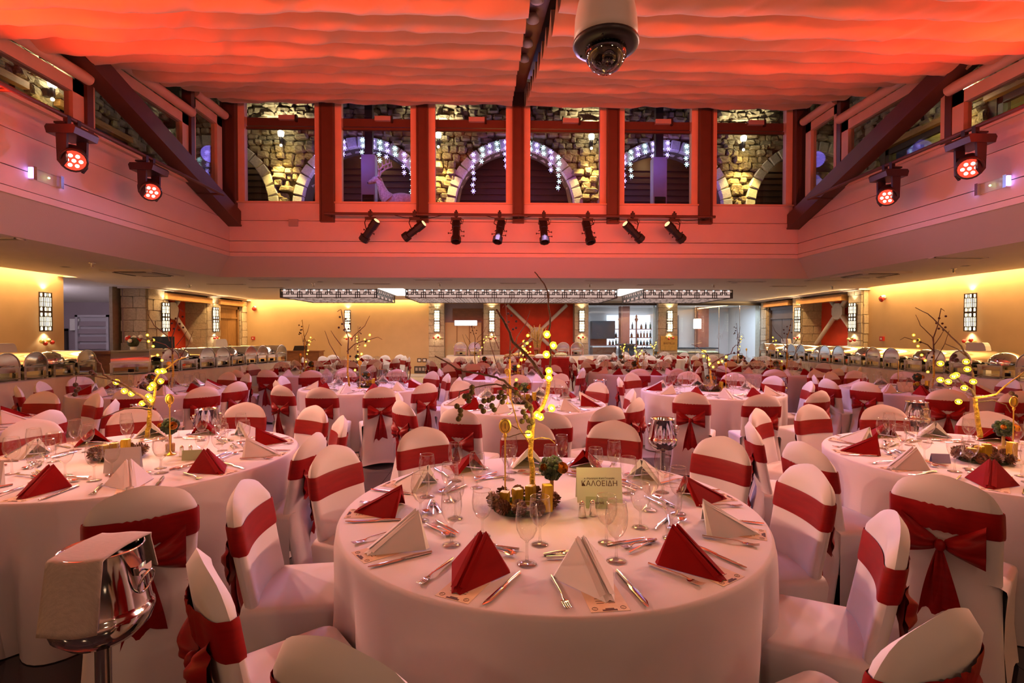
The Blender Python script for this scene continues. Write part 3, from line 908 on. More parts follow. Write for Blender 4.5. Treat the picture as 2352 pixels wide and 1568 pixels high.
for x, s, nm in ((XL, 1, 'left'), (XR, -1, 'right')):
    y0 = 13.05 if s > 0 else 13.0
    y1 = 13.80 if s > 0 else 13.52
    side_pier(x, s, y0, y1, 'stone pier of the %s wall before the red niche' % nm, 100 + s)
    brace_niche((x - s * 0.48, 13.74 if s > 0 else 15.72, 0), (0, 1 if s > 0 else -1, 0), (s, 0, 0), 1.95 if s > 0 else 2.24, 2.18, 'on the %s wall' % nm, nm)
    side_pier(x, s, 15.64 if s > 0 else 15.66, 16.36 if s > 0 else 16.10, 'stone pier of the %s wall between niche and door' % nm, 120 + s)
    side_door(x, s, 16.40 if s > 0 else 16.14, 17.70, 'door_wood' if s > 0 else 'door_dark', 'double wooden door in the %s wall near the corner' % nm)
    side_pier(x, s, 17.72, 18.07, 'narrow stone pier in the %s back corner' % nm, 140 + s)
    lintel((x + s * 0.10, 13.68), (x + s * 0.10, 15.80), 0.16, 0.26, 2.52, 'orange timber lintel over the red niche in the %s wall' % nm)
    lintel((x + s * 0.10, 16.25), (x + s * 0.10, 17.78), 0.16, 0.26, 2.53, 'orange timber lintel over the %s corner door' % nm)
    struct(MB().span((x - s * 0.7, 12.9, 0), (x - s * 0.62, 18.3, 2.95)).build('wall_%s_bay' % nm, 'mortar'))
    struct(MB().span((x - s * 0.5, 12.9, 2.66), (x + s * 0.30, 18.1, 2.70)).span((x - s * 0.7, 12.9, 2.90), (x + s * 0.4, 18.2, 2.96)).build('trim_%s_bay' % nm, 'ceiling_paint'))

# recess on the left with louvred cabinet, doorway and service bar
struct(MB().span((-13.8, 15.0, 0), (-10.4, 15.2, 2.9)).build('wall_recess_back', 'grey_lilac'), 'grey lilac wall at the end of the left recess')
struct(MB().span((-13.9, 10.5, 0), (-13.7, 15.2, 2.9)).span((-13.8, 10.6, 0), (XL - 0.2, 10.74, 2.9)).build('wall_recess_side', 'grey_lilac'))
struct(MB().add([(-10.9, 15.1, 0), (-9.45, 13.0, 0), (-9.45, 13.0, 2.9), (-10.9, 15.1, 2.9), (-10.8, 15.2, 0), (-9.30, 13.1, 0), (-9.30, 13.1, 2.9), (-10.8, 15.2, 2.9)], [(0, 1, 2, 3), (4, 7, 6, 5), (0, 3, 7, 4), (1, 5, 6, 2), (3, 2, 6, 7)]).build('wall_recess_angle', 'grey_lilac'))
struct(MB().add([(-13.8, 10.6, ZC + 0.004), (XL + 0.05, 10.6, ZC + 0.004), (XL + 0.05, 13.2, ZC + 0.004), (-9.0, 13.2, ZC + 0.004), (-10.4, 15.1, 2.42), (-13.8, 15.1, 2.42), (-13.8, 12.6, ZC + 0.004)], [(0, 1, 2, 3, 6), (6, 3, 4, 5)]).build('ceiling_recess', 'plaster_white'))
dn += 1
d = struct(obj('door_%d' % dn, None, None, (-12.75, 14.98, 0)), 'dark doorway at the far left of the recess')
MB().span((-0.45, -0.06, 0), (-0.38, 0.02, 1.66)).span((0.25, -0.06, 0), (0.32, 0.02, 1.66)).span((-0.45, -0.06, 1.60), (0.32, 0.02, 1.67)).build('door_frame', 'rail_dark', d)
MB().span((-0.38, -0.02, 0), (0.25, 0.01, 1.60)).build('door_leaf', 'black', d)
t = thing('louvre_cabinet', 'pale louvred shelf cabinet in the left recess', 'cabinet', (-11.65, 14.90, 0))
MB().span((-0.47, -0.06, 0), (-0.40, 0.08, 2.06)).span((0.40, -0.06, 0), (0.47, 0.08, 2.06)).span((-0.47, -0.06, 2.0), (0.47, 0.08, 2.06)).build('frame', 'louver', t)
MB().span((-0.40, 0.02, 0), (0.40, 0.08, 2.0)).build('back_panel', 'louver', t)
for k in range(7):
    MB().span((-0.40, -0.04, 0.42 + k * 0.22), (0.40, 0.03, 0.56 + k * 0.22)).build('slat', 'grey_lilac', t)
T('wall_cabinet', 'small white box hung on the left recess wall', 'box', MB().span((-12.28, 14.86, 1.62), (-12.02, 14.99, 1.95)), 'plastic_white')
t = thing('service_bar', 'dark brown wooden service bar behind the left chafing dishes', 'bar counter', (-9.0, 12.0, 0))
MB().span((-1.6, 0, 0.0), (1.1, 0.45, 1.06)).build('body', 'bar_wood', t)
MB().span((-1.65, -0.06, 1.06), (1.15, 0.5, 1.12)).build('worktop', 'bar_wood', t)
MB().span((-1.6, -0.02, 0.55), (1.1, 0.0, 0.60)).build('rail', 'bar_wood', t)
# monitor and flowers by the left niche
t = thing('monitor', 'black flat monitor in front of the left red niche', 'monitor', (-7.95, 12.25, 1.12), R(20))
MB().span((-0.22, -0.02, 0.06), (0.22, 0.03, 0.34)).build('housing', 'black', t)
MB().span((-0.21, -0.026, 0.07), (0.21, -0.02, 0.33)).build('screen', 'screen', t)
MB().lathe([(0.10, 0.0), (0.10, 0.01), (0.02, 0.02), (0.02, 0.1)], 14).build('stand', 'black', t)
t = thing('flower_arrangement', 'white and red flower arrangement on the service bar', 'flowers', (-8.62, 12.2, 1.12))
MB().lathe([(0.05, 0), (0.07, 0.06), (0.055, 0.14)], 14).build('vase', 'plastic_white', t)
r = random.Random(3)
for k in range(16):
    a, b = r.uniform(0, 2 * PI), r.uniform(0.03, 0.17)
    MB().sphere((b * math.cos(a), b * math.sin(a), 0.22 + r.uniform(-0.05, 0.12)), r.uniform(0.03, 0.05), 8, 6).build('bloom', r.choice(['napkin_white', 'bauble_red', 'napkin_white']), t)
MB().sphere((0, 0, 0.20), 0.12, 10, 8).build('foliage', 'leaf', t)

# ------------------------------------------------------------------ back wall: piers, doorway, niche, glass room
def back_pier(x0, x1, label, seed):
    p = pillar('wall_pier', label, (x0, YW - 0.05), (x1, YW + 0.5), None, None, seed)
    facing(p, (x0, YW - 0.05, 0), (1, 0, 0), (0, -1, 0), x1 - x0, 0, 2.66, 0.24, 0.40, seed=seed)
    return p
back_pier(-2.47, -1.92, 'stone pier left of the back doorway', 200)
back_pier(-0.54, 0.05, 'stone pier between the back doorway and the red niche', 201)
back_pier(2.70, 3.20, 'stone pier right of the red niche', 202)
back_pier(5.70, 6.40, 'stone pier in the glass front with a brass plaque', 203)
back_pier(9.52, 9.95, 'stone pier at the right end of the glass front', 204)
lintel((-2.2, YW - 0.06), (-0.1, YW - 0.06), 0.07, 0.22, 2.625, 'thin timber lintel over the back doorway')
lintel((-0.1, YW - 0.06), (3.0, YW - 0.06), 0.07, 0.22, 2.615, 'thin timber lintel over the red back niche')
dn += 1
d = struct(obj('door_%d' % dn, None, None, (-1.23, YW + 0.15, 0)), 'pale three-panel folding doors in the back doorway')
for k in range(3):
    MB().span((-0.69 + k * 0.44, 0.0, 0.01), (-0.27 + k * 0.44, 0.05, 1.92)).build('door_leaf', 'partition', d)
    MB().span((-0.27 + k * 0.44, -0.02, 0.01), (-0.25 + k * 0.44, 0.05, 1.92)).build('door_stile', 'door_wood', d)
MB().span((0.62, -0.02, 0), (0.70, 0.06, 2.3)).build('door_frame', 'bar_wood', d)
MB().span((-0.42, 0.02, 1.98), (0.66, 0.06, 2.42)).build('transom_panel', 'bar_wood', d)
MB().span((-0.70, 0.04, 1.92), (0.70, 0.08, 2.66)).build('header', 'grey_lilac', d)
t = thing('light_fitting', 'lit white strip lamp above the back folding doors', 'lamp', (-1.17, YW + 0.06, 1.90))
MB().span((-0.42, 0.0, -0.10), (0.42, 0.06, 0.10)).build('housing', 'plastic_grey', t)
MB().span((-0.39, -0.012, -0.085), (0.39, 0.0, 0.085)).build('diffuser', 'glow_exit', t)
brace_niche((0.05, YW + 0.30, 0), (1, 0, 0), (0, -1, 0), 2.66, 1.52, 'in the middle of the back wall', 'back')
# bar room behind the glass front
struct(MB().span((3.0, 21.6, 0), (10.2, 21.8, 2.9)).build('wall_bar_back', 'plaster_white'), 'white wall at the back of the bar room')
struct(MB().span((2.9, YW + 0.3, 0), (3.1, 21.8, 2.9)).span((9.9, YW + 0.3, 0), (10.1, 21.8, 2.9)).build('wall_bar_sides', 'plaster_white'))
struct(MB().span((2.9, YW + 0.2, 2.62), (10.2, 21.8, 2.70)).build('ceiling_bar', 'plaster_white'))
light('recess_fill', 'POINT', (-11.4, 12.4, 2.2), 48, (0.85, 0.72, 0.85), radius=0.2)  # added point light with no fitting, brightens the left recess
light('bar_strip', 'AREA', (6.4, 19.3, 2.58), 150, (0.66, 0.80, 1.0), rot=(0, 0, 0), size=5.6, sizey=0.5)
light('bar_wall_wash', 'AREA', (8.9, 18.6, 2.58), 26, (0.50, 0.74, 1.0), rot=(0, R(15), 0), size=0.8, sizey=0.5)
wn += 1
gw = struct(obj('window_%d' % wn, None, None, (0, YW + 0.12, 0)), 'frameless glass front of the bar room')
for a, b in ((3.22, 4.44), (4.45, 5.68), (6.42, 7.12), (7.13, 7.98), (7.99, 8.74), (8.75, 9.50)):
    MB().span((a, -0.006, 0.02), (b, 0.006, 2.56)).build('pane', 'glass_room', gw)
    MB().span((b, -0.008, 0.02), (b + 0.012, 0.008, 2.56)).build('pane_joint', 'steel_satin', gw)
MB().span((3.2, -0.03, 2.54), (9.52, 0.03, 2.62)).build('top_rail', 'rail_dark', gw)
for x in (8.02, 8.80):
    m = MB()
    m.tube([(x + 0.10 * math.cos(q * PI / 10), -0.012, 1.42 + 0.10 * math.sin(q * PI / 10)) for q in range(20)], 0.004, 4, closed=True)
    for q in (-0.04, 0, 0.04):
        m.tube([(x + q, -0.012, 1.37), (x + q, -0.012, 1.47)], 0.005, 4)
    m.build('door_emblem', 'plastic_grey', gw)
t = thing('bottle_shelves', 'white back-lit bar shelves holding rows of bottles', 'shelf', (5.55, 21.2, 0))
MB().span((-0.95, 0.24, 0.9), (0.90, 0.30, 2.3)).build('back_panel', 'glow_shelf', t)
for z in (1.04, 1.36, 1.72):
    MB().span((-0.95, -0.02, z - 0.03), (0.90, 0.24, z)).build('shelf', 'bar_red', t)
for x in (-0.45, 0.25):
    MB().lathe([(0.03, 0.9), (0.045, 0.95), (0.03, 1.2), (0.035, 1.6), (0.03, 2.0), (0.08, 2.12), (0.03, 2.18), (0.045, 2.24), (0.01, 2.32)], 10, (x, 0.02, 0)).build('turned_post', 'bar_red', t)
bot = [MB().lathe([(0.03, 0), (0.036, 0.01), (0.036, 0.16), (0.014, 0.21), (0.013, 0.27), (0.001, 0.275)], 10).mesh('bottle', c) for c in ('bottle_dark', 'bottle_amber', 'bottle_green')]
bot += [MB().lathe([(0.045, 0), (0.05, 0.01), (0.046, 0.12), (0.016, 0.16), (0.016, 0.20), (0.001, 0.21)], 10).mesh('bottle', c) for c in ('bottle_amber', 'bottle_dark')]
r = random.Random(9)
for row, (z, n, nm) in enumerate(((1.04, 14, 'lowest'), (1.36, 14, 'middle'), (1.72, 10, 'top'))):
    for k in range(n):
        x = 5.55 - 0.86 + k * 1.72 / (n - 1)
        if min(abs(x - 5.10), abs(x - 5.80)) < 0.06:
            continue
        o = obj('bottle', r.choice(bot), None, (x, 21.28, z))
        tag(o, 'liquor bottle on the %s bar shelf behind the glass, %s from the left' % (nm, ORD[k]), 'bottle', 'bottles on the bar shelves')
t = thing('bar_unit', 'dark tall bar cupboard at the left of the glass room', 'cupboard', (4.45, 20.9, 0))
MB().span((-0.55, 0, 0), (0.42, 0.6, 0.95)).build('base', 'bar_wood', t)
MB().span((-0.57, -0.03, 0.95), (0.44, 0.62, 1.0)).build('worktop', 'plastic_white', t)
MB().span((-0.55, 0.2, 1.30), (0.42, 0.6, 2.05)).build('wall_cupboard', 'bar_dark', t)
MB().span((-0.55, 0.55, 1.0), (0.42, 0.6, 1.3)).build('splashback', 'bar_red', t)
T('bar_column', 'reddish stone column inside the glass bar room, left of the bottles', 'column', MB().span((4.92, 20.3, 0), (5.28, 20.7, 2.62)), 'bar_red')
t = thing('bar_counter', 'white bar counter with dark end behind the glass', 'bar counter', (5.3, 19.6, 0))
MB().span((-0.5, 0, 0), (-0.02, 0.6, 1.08)).build('end_panel', 'bar_dark', t)
MB().span((-0.02, 0.05, 0), (3.2, 0.6, 0.92)).build('front_panel', 'plastic_white', t)
MB().span((-0.6, -0.05, 1.08), (0.02, 0.65, 1.12)).span((-0.02, 0.0, 0.92), (3.3, 0.65, 0.97)).build('worktop', 'bar_dark', t)
t = thing('pendant_lamp', 'white cylinder pendant lamp hanging in the glass room', 'lamp', (8.15, 20.6, 1.72))
MB().lathe([(0.14, 0), (0.15, 0.02), (0.15, 0.38), (0.14, 0.40)], 16).build('lamp_shade', 'glow_pendant', t)
MB().tube([(0, 0, 0.40), (0, 0, 0.90)], 0.01, 6).build('cord', 'black', t)
T('bar_column', 'brick red column behind the pendant lamp in the glass room', 'column', MB().span((8.30, 20.9, 0), (8.75, 21.3, 2.62)), 'bar_red')
T('wall_panel', 'dark wall panel behind the stone pier in the glass room', 'panel', MB().span((7.0, 21.5, 0.8), (7.7, 21.6, 2.3)), 'bar_dark')
# white clothed tables with platters behind the glass
for k, (x, y, w) in enumerate(((7.4, 18.9, 1.9), (3.62, 17.55, 0.8))):
    t = thing('side_table', ['white clothed buffet table inside the glass room', 'small white clothed table by the left end of the glass front'][k], 'table', (x, y, 0))
    def skirtfn(u, v, w=w):
        P = [(-w / 2, -0.35), (w / 2, -0.35), (w / 2, 0.35), (-w / 2, 0.35), (-w / 2, -0.35)]
        s = u * 4
        i = min(int(s), 3)
        f = s - i
        x_ = P[i][0] + (P[i + 1][0] - P[i][0]) * f
        y_ = P[i][1] + (P[i + 1][1] - P[i][1]) * f
        g = 1 + 0.04 * (1 - v) * math.sin(u * 80)
        return (x_ * g, y_ * g, 0.76 * v)
    MB().grid(skirtfn, 80, 3).span((-w / 2, -0.35, 0.75), (w / 2, 0.35, 0.775)).build('tablecloth', 'cloth', t)
for k, (x, w, c) in enumerate(((6.75, 0.42, 'food_green'), (7.35, 0.30, 'food_bread'), (8.0, 0.34, 'food_green'))):
    t = thing('food_platter', 'heaped food platter on the glass room buffet, %s from the left' % ORD[k], 'platter', (x, 18.85, 0.776), 0, 'platters in the glass room')
    MB().lathe([(0.02, 0), (w * 0.8, 0.005), (w, 0.03)], 20).build('dish', 'chrome', t)
    MB().sphere((0, 0, 0.03), w * 0.85, 16, 8, (1, 0.7, 0.22)).build('food', c, t)
t = thing('brass_plaque', 'gold plaque with dark lettering on the stone pier of the glass front', 'plaque', (6.06, YW - 0.13, 1.17))
MB().span((-0.28, -0.01, -0.25), (0.32, 0.03, 0.26)).build('plate', 'brass', t)
def text(body, size, m, parent, loc, rot=(PI / 2, 0, 0), name='lettering', ext=0.0008):
    c = bpy.data.curves.new(name, 'FONT')
    c.body = body
    c.size = size
    c.align_x = 'CENTER'
    c.align_y = 'CENTER'
    c.extrude = ext
    tmp = bpy.data.objects.new(name, c)
    C.objects.link(tmp)
    dg = bpy.context.evaluated_depsgraph_get()
    me = bpy.data.meshes.new_from_object(tmp.evaluated_get(dg))
    bpy.data.objects.remove(tmp)
    me.materials.clear()
    me.materials.append(M[m])
    return obj(name, me, parent, loc, rot=rot)
text('BASTILLE', 0.10, 'ink', t, (0.02, -0.014, 0.0))
T('socket', 'small brown outlet under the brass plaque', 'outlet', MB().span((6.12, YW - 0.13, 0.62), (6.26, YW - 0.09, 0.76)), 'bar_wood')
for k, x in enumerate((-2.78, -2.60)):
    t = thing('socket', 'steel wall socket on the cream back wall, %s one' % ('left' if k == 0 else 'right'), 'outlet', (x - 0.02, YW - 0.075, 0.58), 0, 'upper wall sockets')
    MB().span((-0.075, -0.02, -0.07), (0.075, 0, 0.07)).build('plate', 'rail_dark', t)
    MB().span((-0.045, -0.026, -0.04), (0.045, -0.018, 0.04)).build('insert', 'plastic_white', t)
t = thing('connection_box', 'dark connection panel low on the cream back wall', 'outlet', (-2.78, YW - 0.075, 0.24))
MB().span((-0.20, -0.02, -0.12), (0.22, 0, 0.13)).build('plate', 'rail_dark', t)
for a in (-0.12, 0.0, 0.12):
    MB().span((a - 0.04, -0.026, -0.03), (a + 0.04, -0.018, 0.08)).build('insert', 'plastic_grey', t)
struct(MB().span((-8.9, YW - 0.085, 0), (-2.47, YW - 0.068, 0.10)).build('baseboard_back', 'plaster_white'))
# wooden sideboard against the back wall
t = thing('sideboard', 'brown wooden sideboard against the cream back wall', 'sideboard', (-6.55, 16.9, 0))
MB().span((-0.62, 0, 0.0), (0.62, 0.45, 0.92)).build('body', 'bar_wood', t)
MB().span((-0.65, -0.03, 0.92), (0.65, 0.47, 0.96)).build('top', 'bar_wood', t)
for a in (-0.6, 0.01):
    MB().span((a, -0.015, 0.08), (a + 0.58, 0, 0.86)).build('door', 'bar_wood', t)
T('till', 'small black device on the brown sideboard', 'device', MB().prism([(-6.80, 0.96), (-6.42, 0.96), (-6.42, 1.12), (-6.75, 1.12)], 16.95, 17.2, 'y'), 'black')

# alarms, bells
def alarm(x, y, z, n, label, cat='fire alarm'):
    t = thing('fire_alarm', label, cat, (x, y, z), math.atan2(n[1], n[0]) + PI / 2, 'fire alarms')
    MB().span((-0.055, -0.05, -0.055), (0.055, 0, 0.055)).build('box', 'alarm_red', t)
    MB().span((-0.022, -0.056, -0.022), (0.022, -0.05, 0.022)).build('button', 'plastic_white', t)
alarm(-8.62, YW, 1.36, (0, -1), 'red fire call point on the cream back wall near the left door')
alarm(XR, 12.45, 1.40, (-1, 0), 'red fire call point on the right cream wall')
for x, y, rz, label in ((-8.55, YW - 0.01, 0.0, 'red and white alarm sounder high on the back wall'), (XR - 0.005, 12.4, -PI / 2, 'red alarm sounder high on the right wall')):
    t = thing('alarm_sounder', label, 'alarm', (x, y, 2.44), rz, 'alarm sounders')
    MB().lathe([(0.05, 0), (0.05, 0.03), (0.035, 0.08), (0.03, 0.10)], 14, mtx=Matrix.Rotation(PI / 2, 3, 'X')).build('base', 'plastic_white', t)
    MB().lathe([(0.032, 0.02), (0.07, 0.11), (0.001, 0.115)], 14, (0.0, 0, -0.02), mtx=Matrix.Rotation(PI / 2 + 0.4, 3, 'X')).build('horn', 'alarm_red', t)

# ------------------------------------------------------------------ fretwork lanterns and wall sconces
def fret(m, w, h, unit, b, d, place):
    """bars of a chinese fret pattern on a w x h panel; place maps (x, z) to a point, d is bar depth vector"""
    def rect(x0, z0, x1, z1):
        P = [place(x0, z0), place(x1, z0), place(x1, z1), place(x0, z1)]
        D = Vector(d)
        V = [Vector(p) for p in P] + [Vector(p) + D for p in P]
        m.add(V, [(0, 1, 2, 3), (7, 6, 5, 4), (0, 4, 5, 1), (1, 5, 6, 2), (2, 6, 7, 3), (3, 7, 4, 0)])
    def hb(x0, x1, z):
        rect(x0 - b / 2, z - b / 2, x1 + b / 2, z + b / 2)
    def vb(x, z0, z1):
        rect(x - b / 2, z0 - b / 2, x + b / 2, z1 + b / 2)
    hb(0, w, 0)
    hb(0, w, h)
    vb(0, 0, h)
    vb(w, 0, h)
    n = max(1, round(w / unit))
    u = w / n
    q = min(u * 0.20, h * 0.26)
    for i in range(n):
        x = i * u
        zc = h * 0.40
        hb(x, x + q, zc)
        vb(x + q, 0, zc + q)
        hb(x, x + q, zc + q)
        vb(x + u - q, 0, zc + q)
        hb(x + u - q, x + u, zc)
        hb(x + u - q, x + u, zc + q)
        vb(x + u, 0, h)
        hb(x + q, x + u / 2 - q * 0.6, zc)
        hb(x + u / 2 + q * 0.6, x + u - q, zc)
        vb(x + u / 2 - q * 0.6, zc, h)
        vb(x + u / 2 + q * 0.6, zc, h)
        hb(x + u / 2 - q * 1.5, x + u / 2 + q * 1.5, zc + q)
        vb(x + u / 2 - q * 1.5, zc, zc + q)
        vb(x + u / 2 + q * 1.5, zc, zc + q)
def lantern(x0, x1, label):
    y0, y1, z0, z1 = 13.30, 15.60, 2.465, 2.675
    t = thing('ceiling_lantern', label, 'ceiling lamp', ((x0 + x1) / 2, y0, z0), 0, 'fretwork ceiling lanterns')
    W, D, H = x1 - x0, y1 - y0, z1 - z0
    h = W / 2
    b = 0.019
    m = MB()
    fret(m, W, H, 0.48, b, (0, 0.016, 0), lambda x, z: (x - h, 0, z))
    m.build('front_fretwork', 'rail_dark', t)
    m = MB()
    fret(m, D, H, 0.48, b, (0.016, 0, 0), lambda x, z: (-h, x, z))
    m.build('side_fretwork', 'rail_dark', t)
    m = MB()
    fret(m, D, H, 0.48, b, (-0.016, 0, 0), lambda x, z: (h, x, z))
    m.build('side_fretwork', 'rail_dark', t)
    m = MB()
    fret(m, W, H, 0.48, b, (0, -0.016, 0), lambda x, z: (x - h, D, z))
    m.build('back_fretwork', 'rail_dark', t)
    m = MB()
    for k in range(4):
        fret(m, W, D / 4, 0.48, b, (0, 0, 0.003), lambda x, z, k=k: (x - h, z + k * D / 4, 0))
    m.build('bottom_fretwork', 'rail_dark', t)
    m = MB().span((-h + 0.04, 0.04, 0.006), (h - 0.04, D - 0.04, H - 0.015))
    m.build('diffuser', 'glow_lantern', t)
    LED = MB().sphere((0, 0, 0), 0.016, 8, 6, (1.8, 0.8, 0.7)).mesh('led', 'glow_led')
    n = int(W / 0.19)
    for k in range(n):
        obj('led', LED, t, (-h + 0.1 + k * (W - 0.2) / (n - 1), 0.022, H - 0.016))
    light('lantern_light', 'AREA', ((x0 + x1) / 2, (y0 + y1) / 2, z0 - 0.02), 11 * W, (1.0, 0.80, 0.66), rot=(0, 0, 0), size=W * 0.95, sizey=D * 0.9)
lantern(-5.65, -3.17, 'wide fretwork ceiling lantern, left one of three')
lantern(-2.42, 3.12, 'longest fretwork ceiling lantern, middle one of three')
lantern(3.82, 6.20, 'wide fretwork ceiling lantern, right one of three')
struct(MB().span((-3.12, 13.2, ZC - 0.004), (-2.47, 15.7, ZC - 0.001)).span((3.17, 13.2, ZC - 0.004), (3.78, 15.7, ZC - 0.001)).build('ceiling_light_slot', 'glow_led'))

def sconce_proto():
    t = thing('wall_sconce', '', 'wall lamp')
    w, d, h = 0.19, 0.09, 0.37
    for z in (0.0, 0.385):
        p = MB().span((-w / 2 + 0.012, -d + 0.008, z + 0.015), (w / 2 - 0.012, -0.008, z + h - 0.015)).build('lamp_shade', 'glow_sconce', t)
        m = MB()
        fret(m, w, h / 2, 0.10, 0.009, (0, 0.006, 0), lambda x, zz: (x - w / 2, -d, z + zz))
        fret(m, w, h / 2, 0.10, 0.009, (0, 0.006, 0), lambda x, zz: (x - w / 2, -d, z + h - zz))
        fret(m, d, h / 2, 0.09, 0.009, (0.006, 0, 0), lambda x, zz: (-w / 2, -x, z + zz))
        fret(m, d, h / 2, 0.09, 0.009, (0.006, 0, 0), lambda x, zz: (-w / 2, -x, z + h - zz))
        fret(m, d, h / 2, 0.09, 0.009, (-0.006, 0, 0), lambda x, zz: (w / 2, -x, z + zz))
        fret(m, d, h / 2, 0.09, 0.009, (-0.006, 0, 0), lambda x, zz: (w / 2, -x, z + h - zz))
        m.build('fretwork', 'rail_dark', t)
    MB().span((-w / 2 - 0.004, -0.012, -0.01), (w / 2 + 0.004, 0.0, 0.765)).span((-w / 2, -d, 0.37), (w / 2, 0, 0.385)).build('back_plate', 'rail_dark', t)
    return t
SC = [(XL, 10.27, PI / 2, 'on the left cream wall'), (XR, 10.06, -PI / 2, 'on the right cream wall'),
      (XL + 0.18, 13.62, PI / 2, 'on the left stone pier before the niche'), (XL + 0.18, 15.98, PI / 2, 'on the left stone pier beside the door'),
      (XR - 0.18, 13.25, -PI / 2, 'on the right stone pier before the niche'), (XR - 0.18, 15.72, -PI / 2, 'on the right stone pier beside the door'),
      (-5.30, YW - 0.075, 0, 'on the cream back wall'), (-2.17, YW - 0.11, 0, 'on the stone pier left of the back doorway'), (-0.24, YW - 0.11, 0, 'on the stone pier right of the back doorway'),
      (2.95, YW - 0.11, 0, 'on the stone pier right of the red niche'), (6.10, YW - 0.11, 0, 'on the stone pier above the plaque')]
proto = sconce_proto()
BRED = MB().sphere((0, 0, 0), 0.040, 12, 9).mesh('bauble', 'bauble_red')
BGRN = MB().sphere((0, 0, 0), 0.040, 12, 9).mesh('bauble', 'bauble_green')
for i, (x, y, rz, where) in enumerate(SC):
    lab = 'tall double fretwork wall sconce ' + where
    if i == 0:
        o = proto
        o.location = (x, y, 1.585)
        o.rotation_euler = (0, 0, rz)
        o['label'] = lab
        o['group'] = 'fretwork wall sconces'
    else:
        o = dup(proto, (x, y, 1.585), rz, lab, 'fretwork wall sconces')
    n = Vector((math.sin(rz), -math.cos(rz), 0))
    p = Vector((x, y, 0)) + n * 0.06
    light('sconce_up', 'SPOT', (p.x, p.y, 2.38), 9, WARM2, target=(p.x - n.x * 0.02, p.y - n.y * 0.02, 3.4), spot=R(110), blend=0.6, radius=0.03)
    light('sconce_down', 'SPOT', (p.x, p.y, 1.56), 9, WARM2, target=(p.x - n.x * 0.02, p.y - n.y * 0.02, 0.4), spot=R(110), blend=0.6, radius=0.03)
    # apple baubles hung below each sconce
    u = Vector((math.cos(rz), math.sin(rz), 0))
    q = Vector((x, y, 0)) + n * 0.06
    far = y > 17
    for k, (du, dz) in enumerate(((-0.11, 0.01), (-0.035, -0.03), (0.04, 0.03), (0.12, -0.01))):
        c = q + u * du
        t = obj('bauble', BRED if (k + i) % 2 else BGRN, None, (c.x, c.y, 1.365 + dz))
        tag(t, '%s apple bauble, %s under the sconce %s' % ('red' if (k + i) % 2 else 'green', ORD[k], where), 'bauble', 'apple baubles under the sconces')

# ------------------------------------------------------------------ ceiling fittings
for x, y, nm in ((-6.75, 9.85, 'left'), (7.25, 9.75, 'right')):
    t = thing('air_conditioner', 'square ceiling cassette air conditioner on the %s' % nm, 'air conditioner', (x, y, ZC), 0, 'ceiling cassettes')
    MB().span((-0.47, -0.47, -0.03), (0.47, 0.47, 0.0)).build('housing', 'ceiling_paint', t)
    MB().span((-0.24, -0.24, -0.045), (0.24, 0.24, -0.028)).build('grille', 'plastic_grey', t)
    for k in range(4):
        a = k * PI / 2
        MB().box((0.36 * math.cos(a), 0.36 * math.sin(a), -0.032), (0.06, 0.54, 0.012), a).build('air_slot', 'rail_dark', t)
SLOT = [(-6.41, 12.14), (-4.93, 11.1), (-5.86, 13.0), (-2.95, 11.93), (-1.4, 11.0), (0.45, 11.72), (2.32, 11.1), (3.74, 12.04), (5.52, 11.2), (7.14, 10.93), (7.09, 12.27), (7.01, 7.58), (-6.25, 6.36)]
for i, (x, y) in enumerate(SLOT):
    t = thing('ceiling_vent', 'dark slot air vent in the low ceiling, %s from the left' % ORD[sorted(range(len(SLOT)), key=lambda k: SLOT[k][0] / SLOT[k][1]).index(i)], 'vent', (x, y, ZC), 0, 'slot vents in the ceiling')
    MB().span((-0.42, -0.07, -0.012), (0.42, -0.05, 0)).span((-0.42, 0.05, -0.012), (0.42, 0.07, 0)).span((-0.42, -0.07, -0.012), (-0.40, 0.07, 0)).span((0.40, -0.07, -0.012), (0.42, 0.07, 0)).build('frame', 'ceiling_paint', t)
    MB().span((-0.40, -0.05, -0.006), (0.40, 0.05, 0.0)).build('slot', 'rail_dark', t)
SPR = [(-4.28, 11.87), (-1.36, 11.78), (2.14, 11.87), (5.09, 11.89), (8.18, 12.24), (8.12, 8.86), (-7.35, 12.28), (-6.65, 8.5)]
for i, (x, y) in enumerate(SPR):
    t = thing('sprinkler', 'small ceiling sprinkler, %s from the left' % ORD[sorted(range(len(SPR)), key=lambda k: SPR[k][0] / SPR[k][1]).index(i)], 'sprinkler', (x, y, ZC), 0, 'ceiling sprinklers')
    MB().lathe([(0.05, 0), (0.045, -0.012), (0.018, -0.016), (0.016, -0.07), (0.001, -0.071)], 12).build('body', 'steel_satin', t)
    MB().lathe([(0.03, -0.085), (0.03, -0.08), (0.001, -0.079)], 12).build('deflector', 'steel_satin', t)
DL = [(-7.53, 9.04), (-7.34, 9.7), (-4.0, 11.5), (5.4, 11.5), (8.0, 8.5), (8.0, 10.4), (-7.6, 6.2), (8.0, 5.6), (-7.5, 3.0), (8.0, 3.0)]
for i, (x, y) in enumerate(DL):
    t = thing('downlight', 'recessed round downlight in the low ceiling, %s from the left' % ORD[sorted(range(len(DL)), key=lambda k: DL[k][0] / DL[k][1]).index(i)], 'downlight', (x, y, ZC), 0, 'recessed downlights')
    MB().lathe([(0.075, -0.006), (0.06, -0.008), (0.05, 0.0)], 16).build('ring', 'plastic_grey', t)
    MB().lathe([(0.05, -0.001), (0.001, -0.001)], 16).build('lens', 'glow_lamp', t)
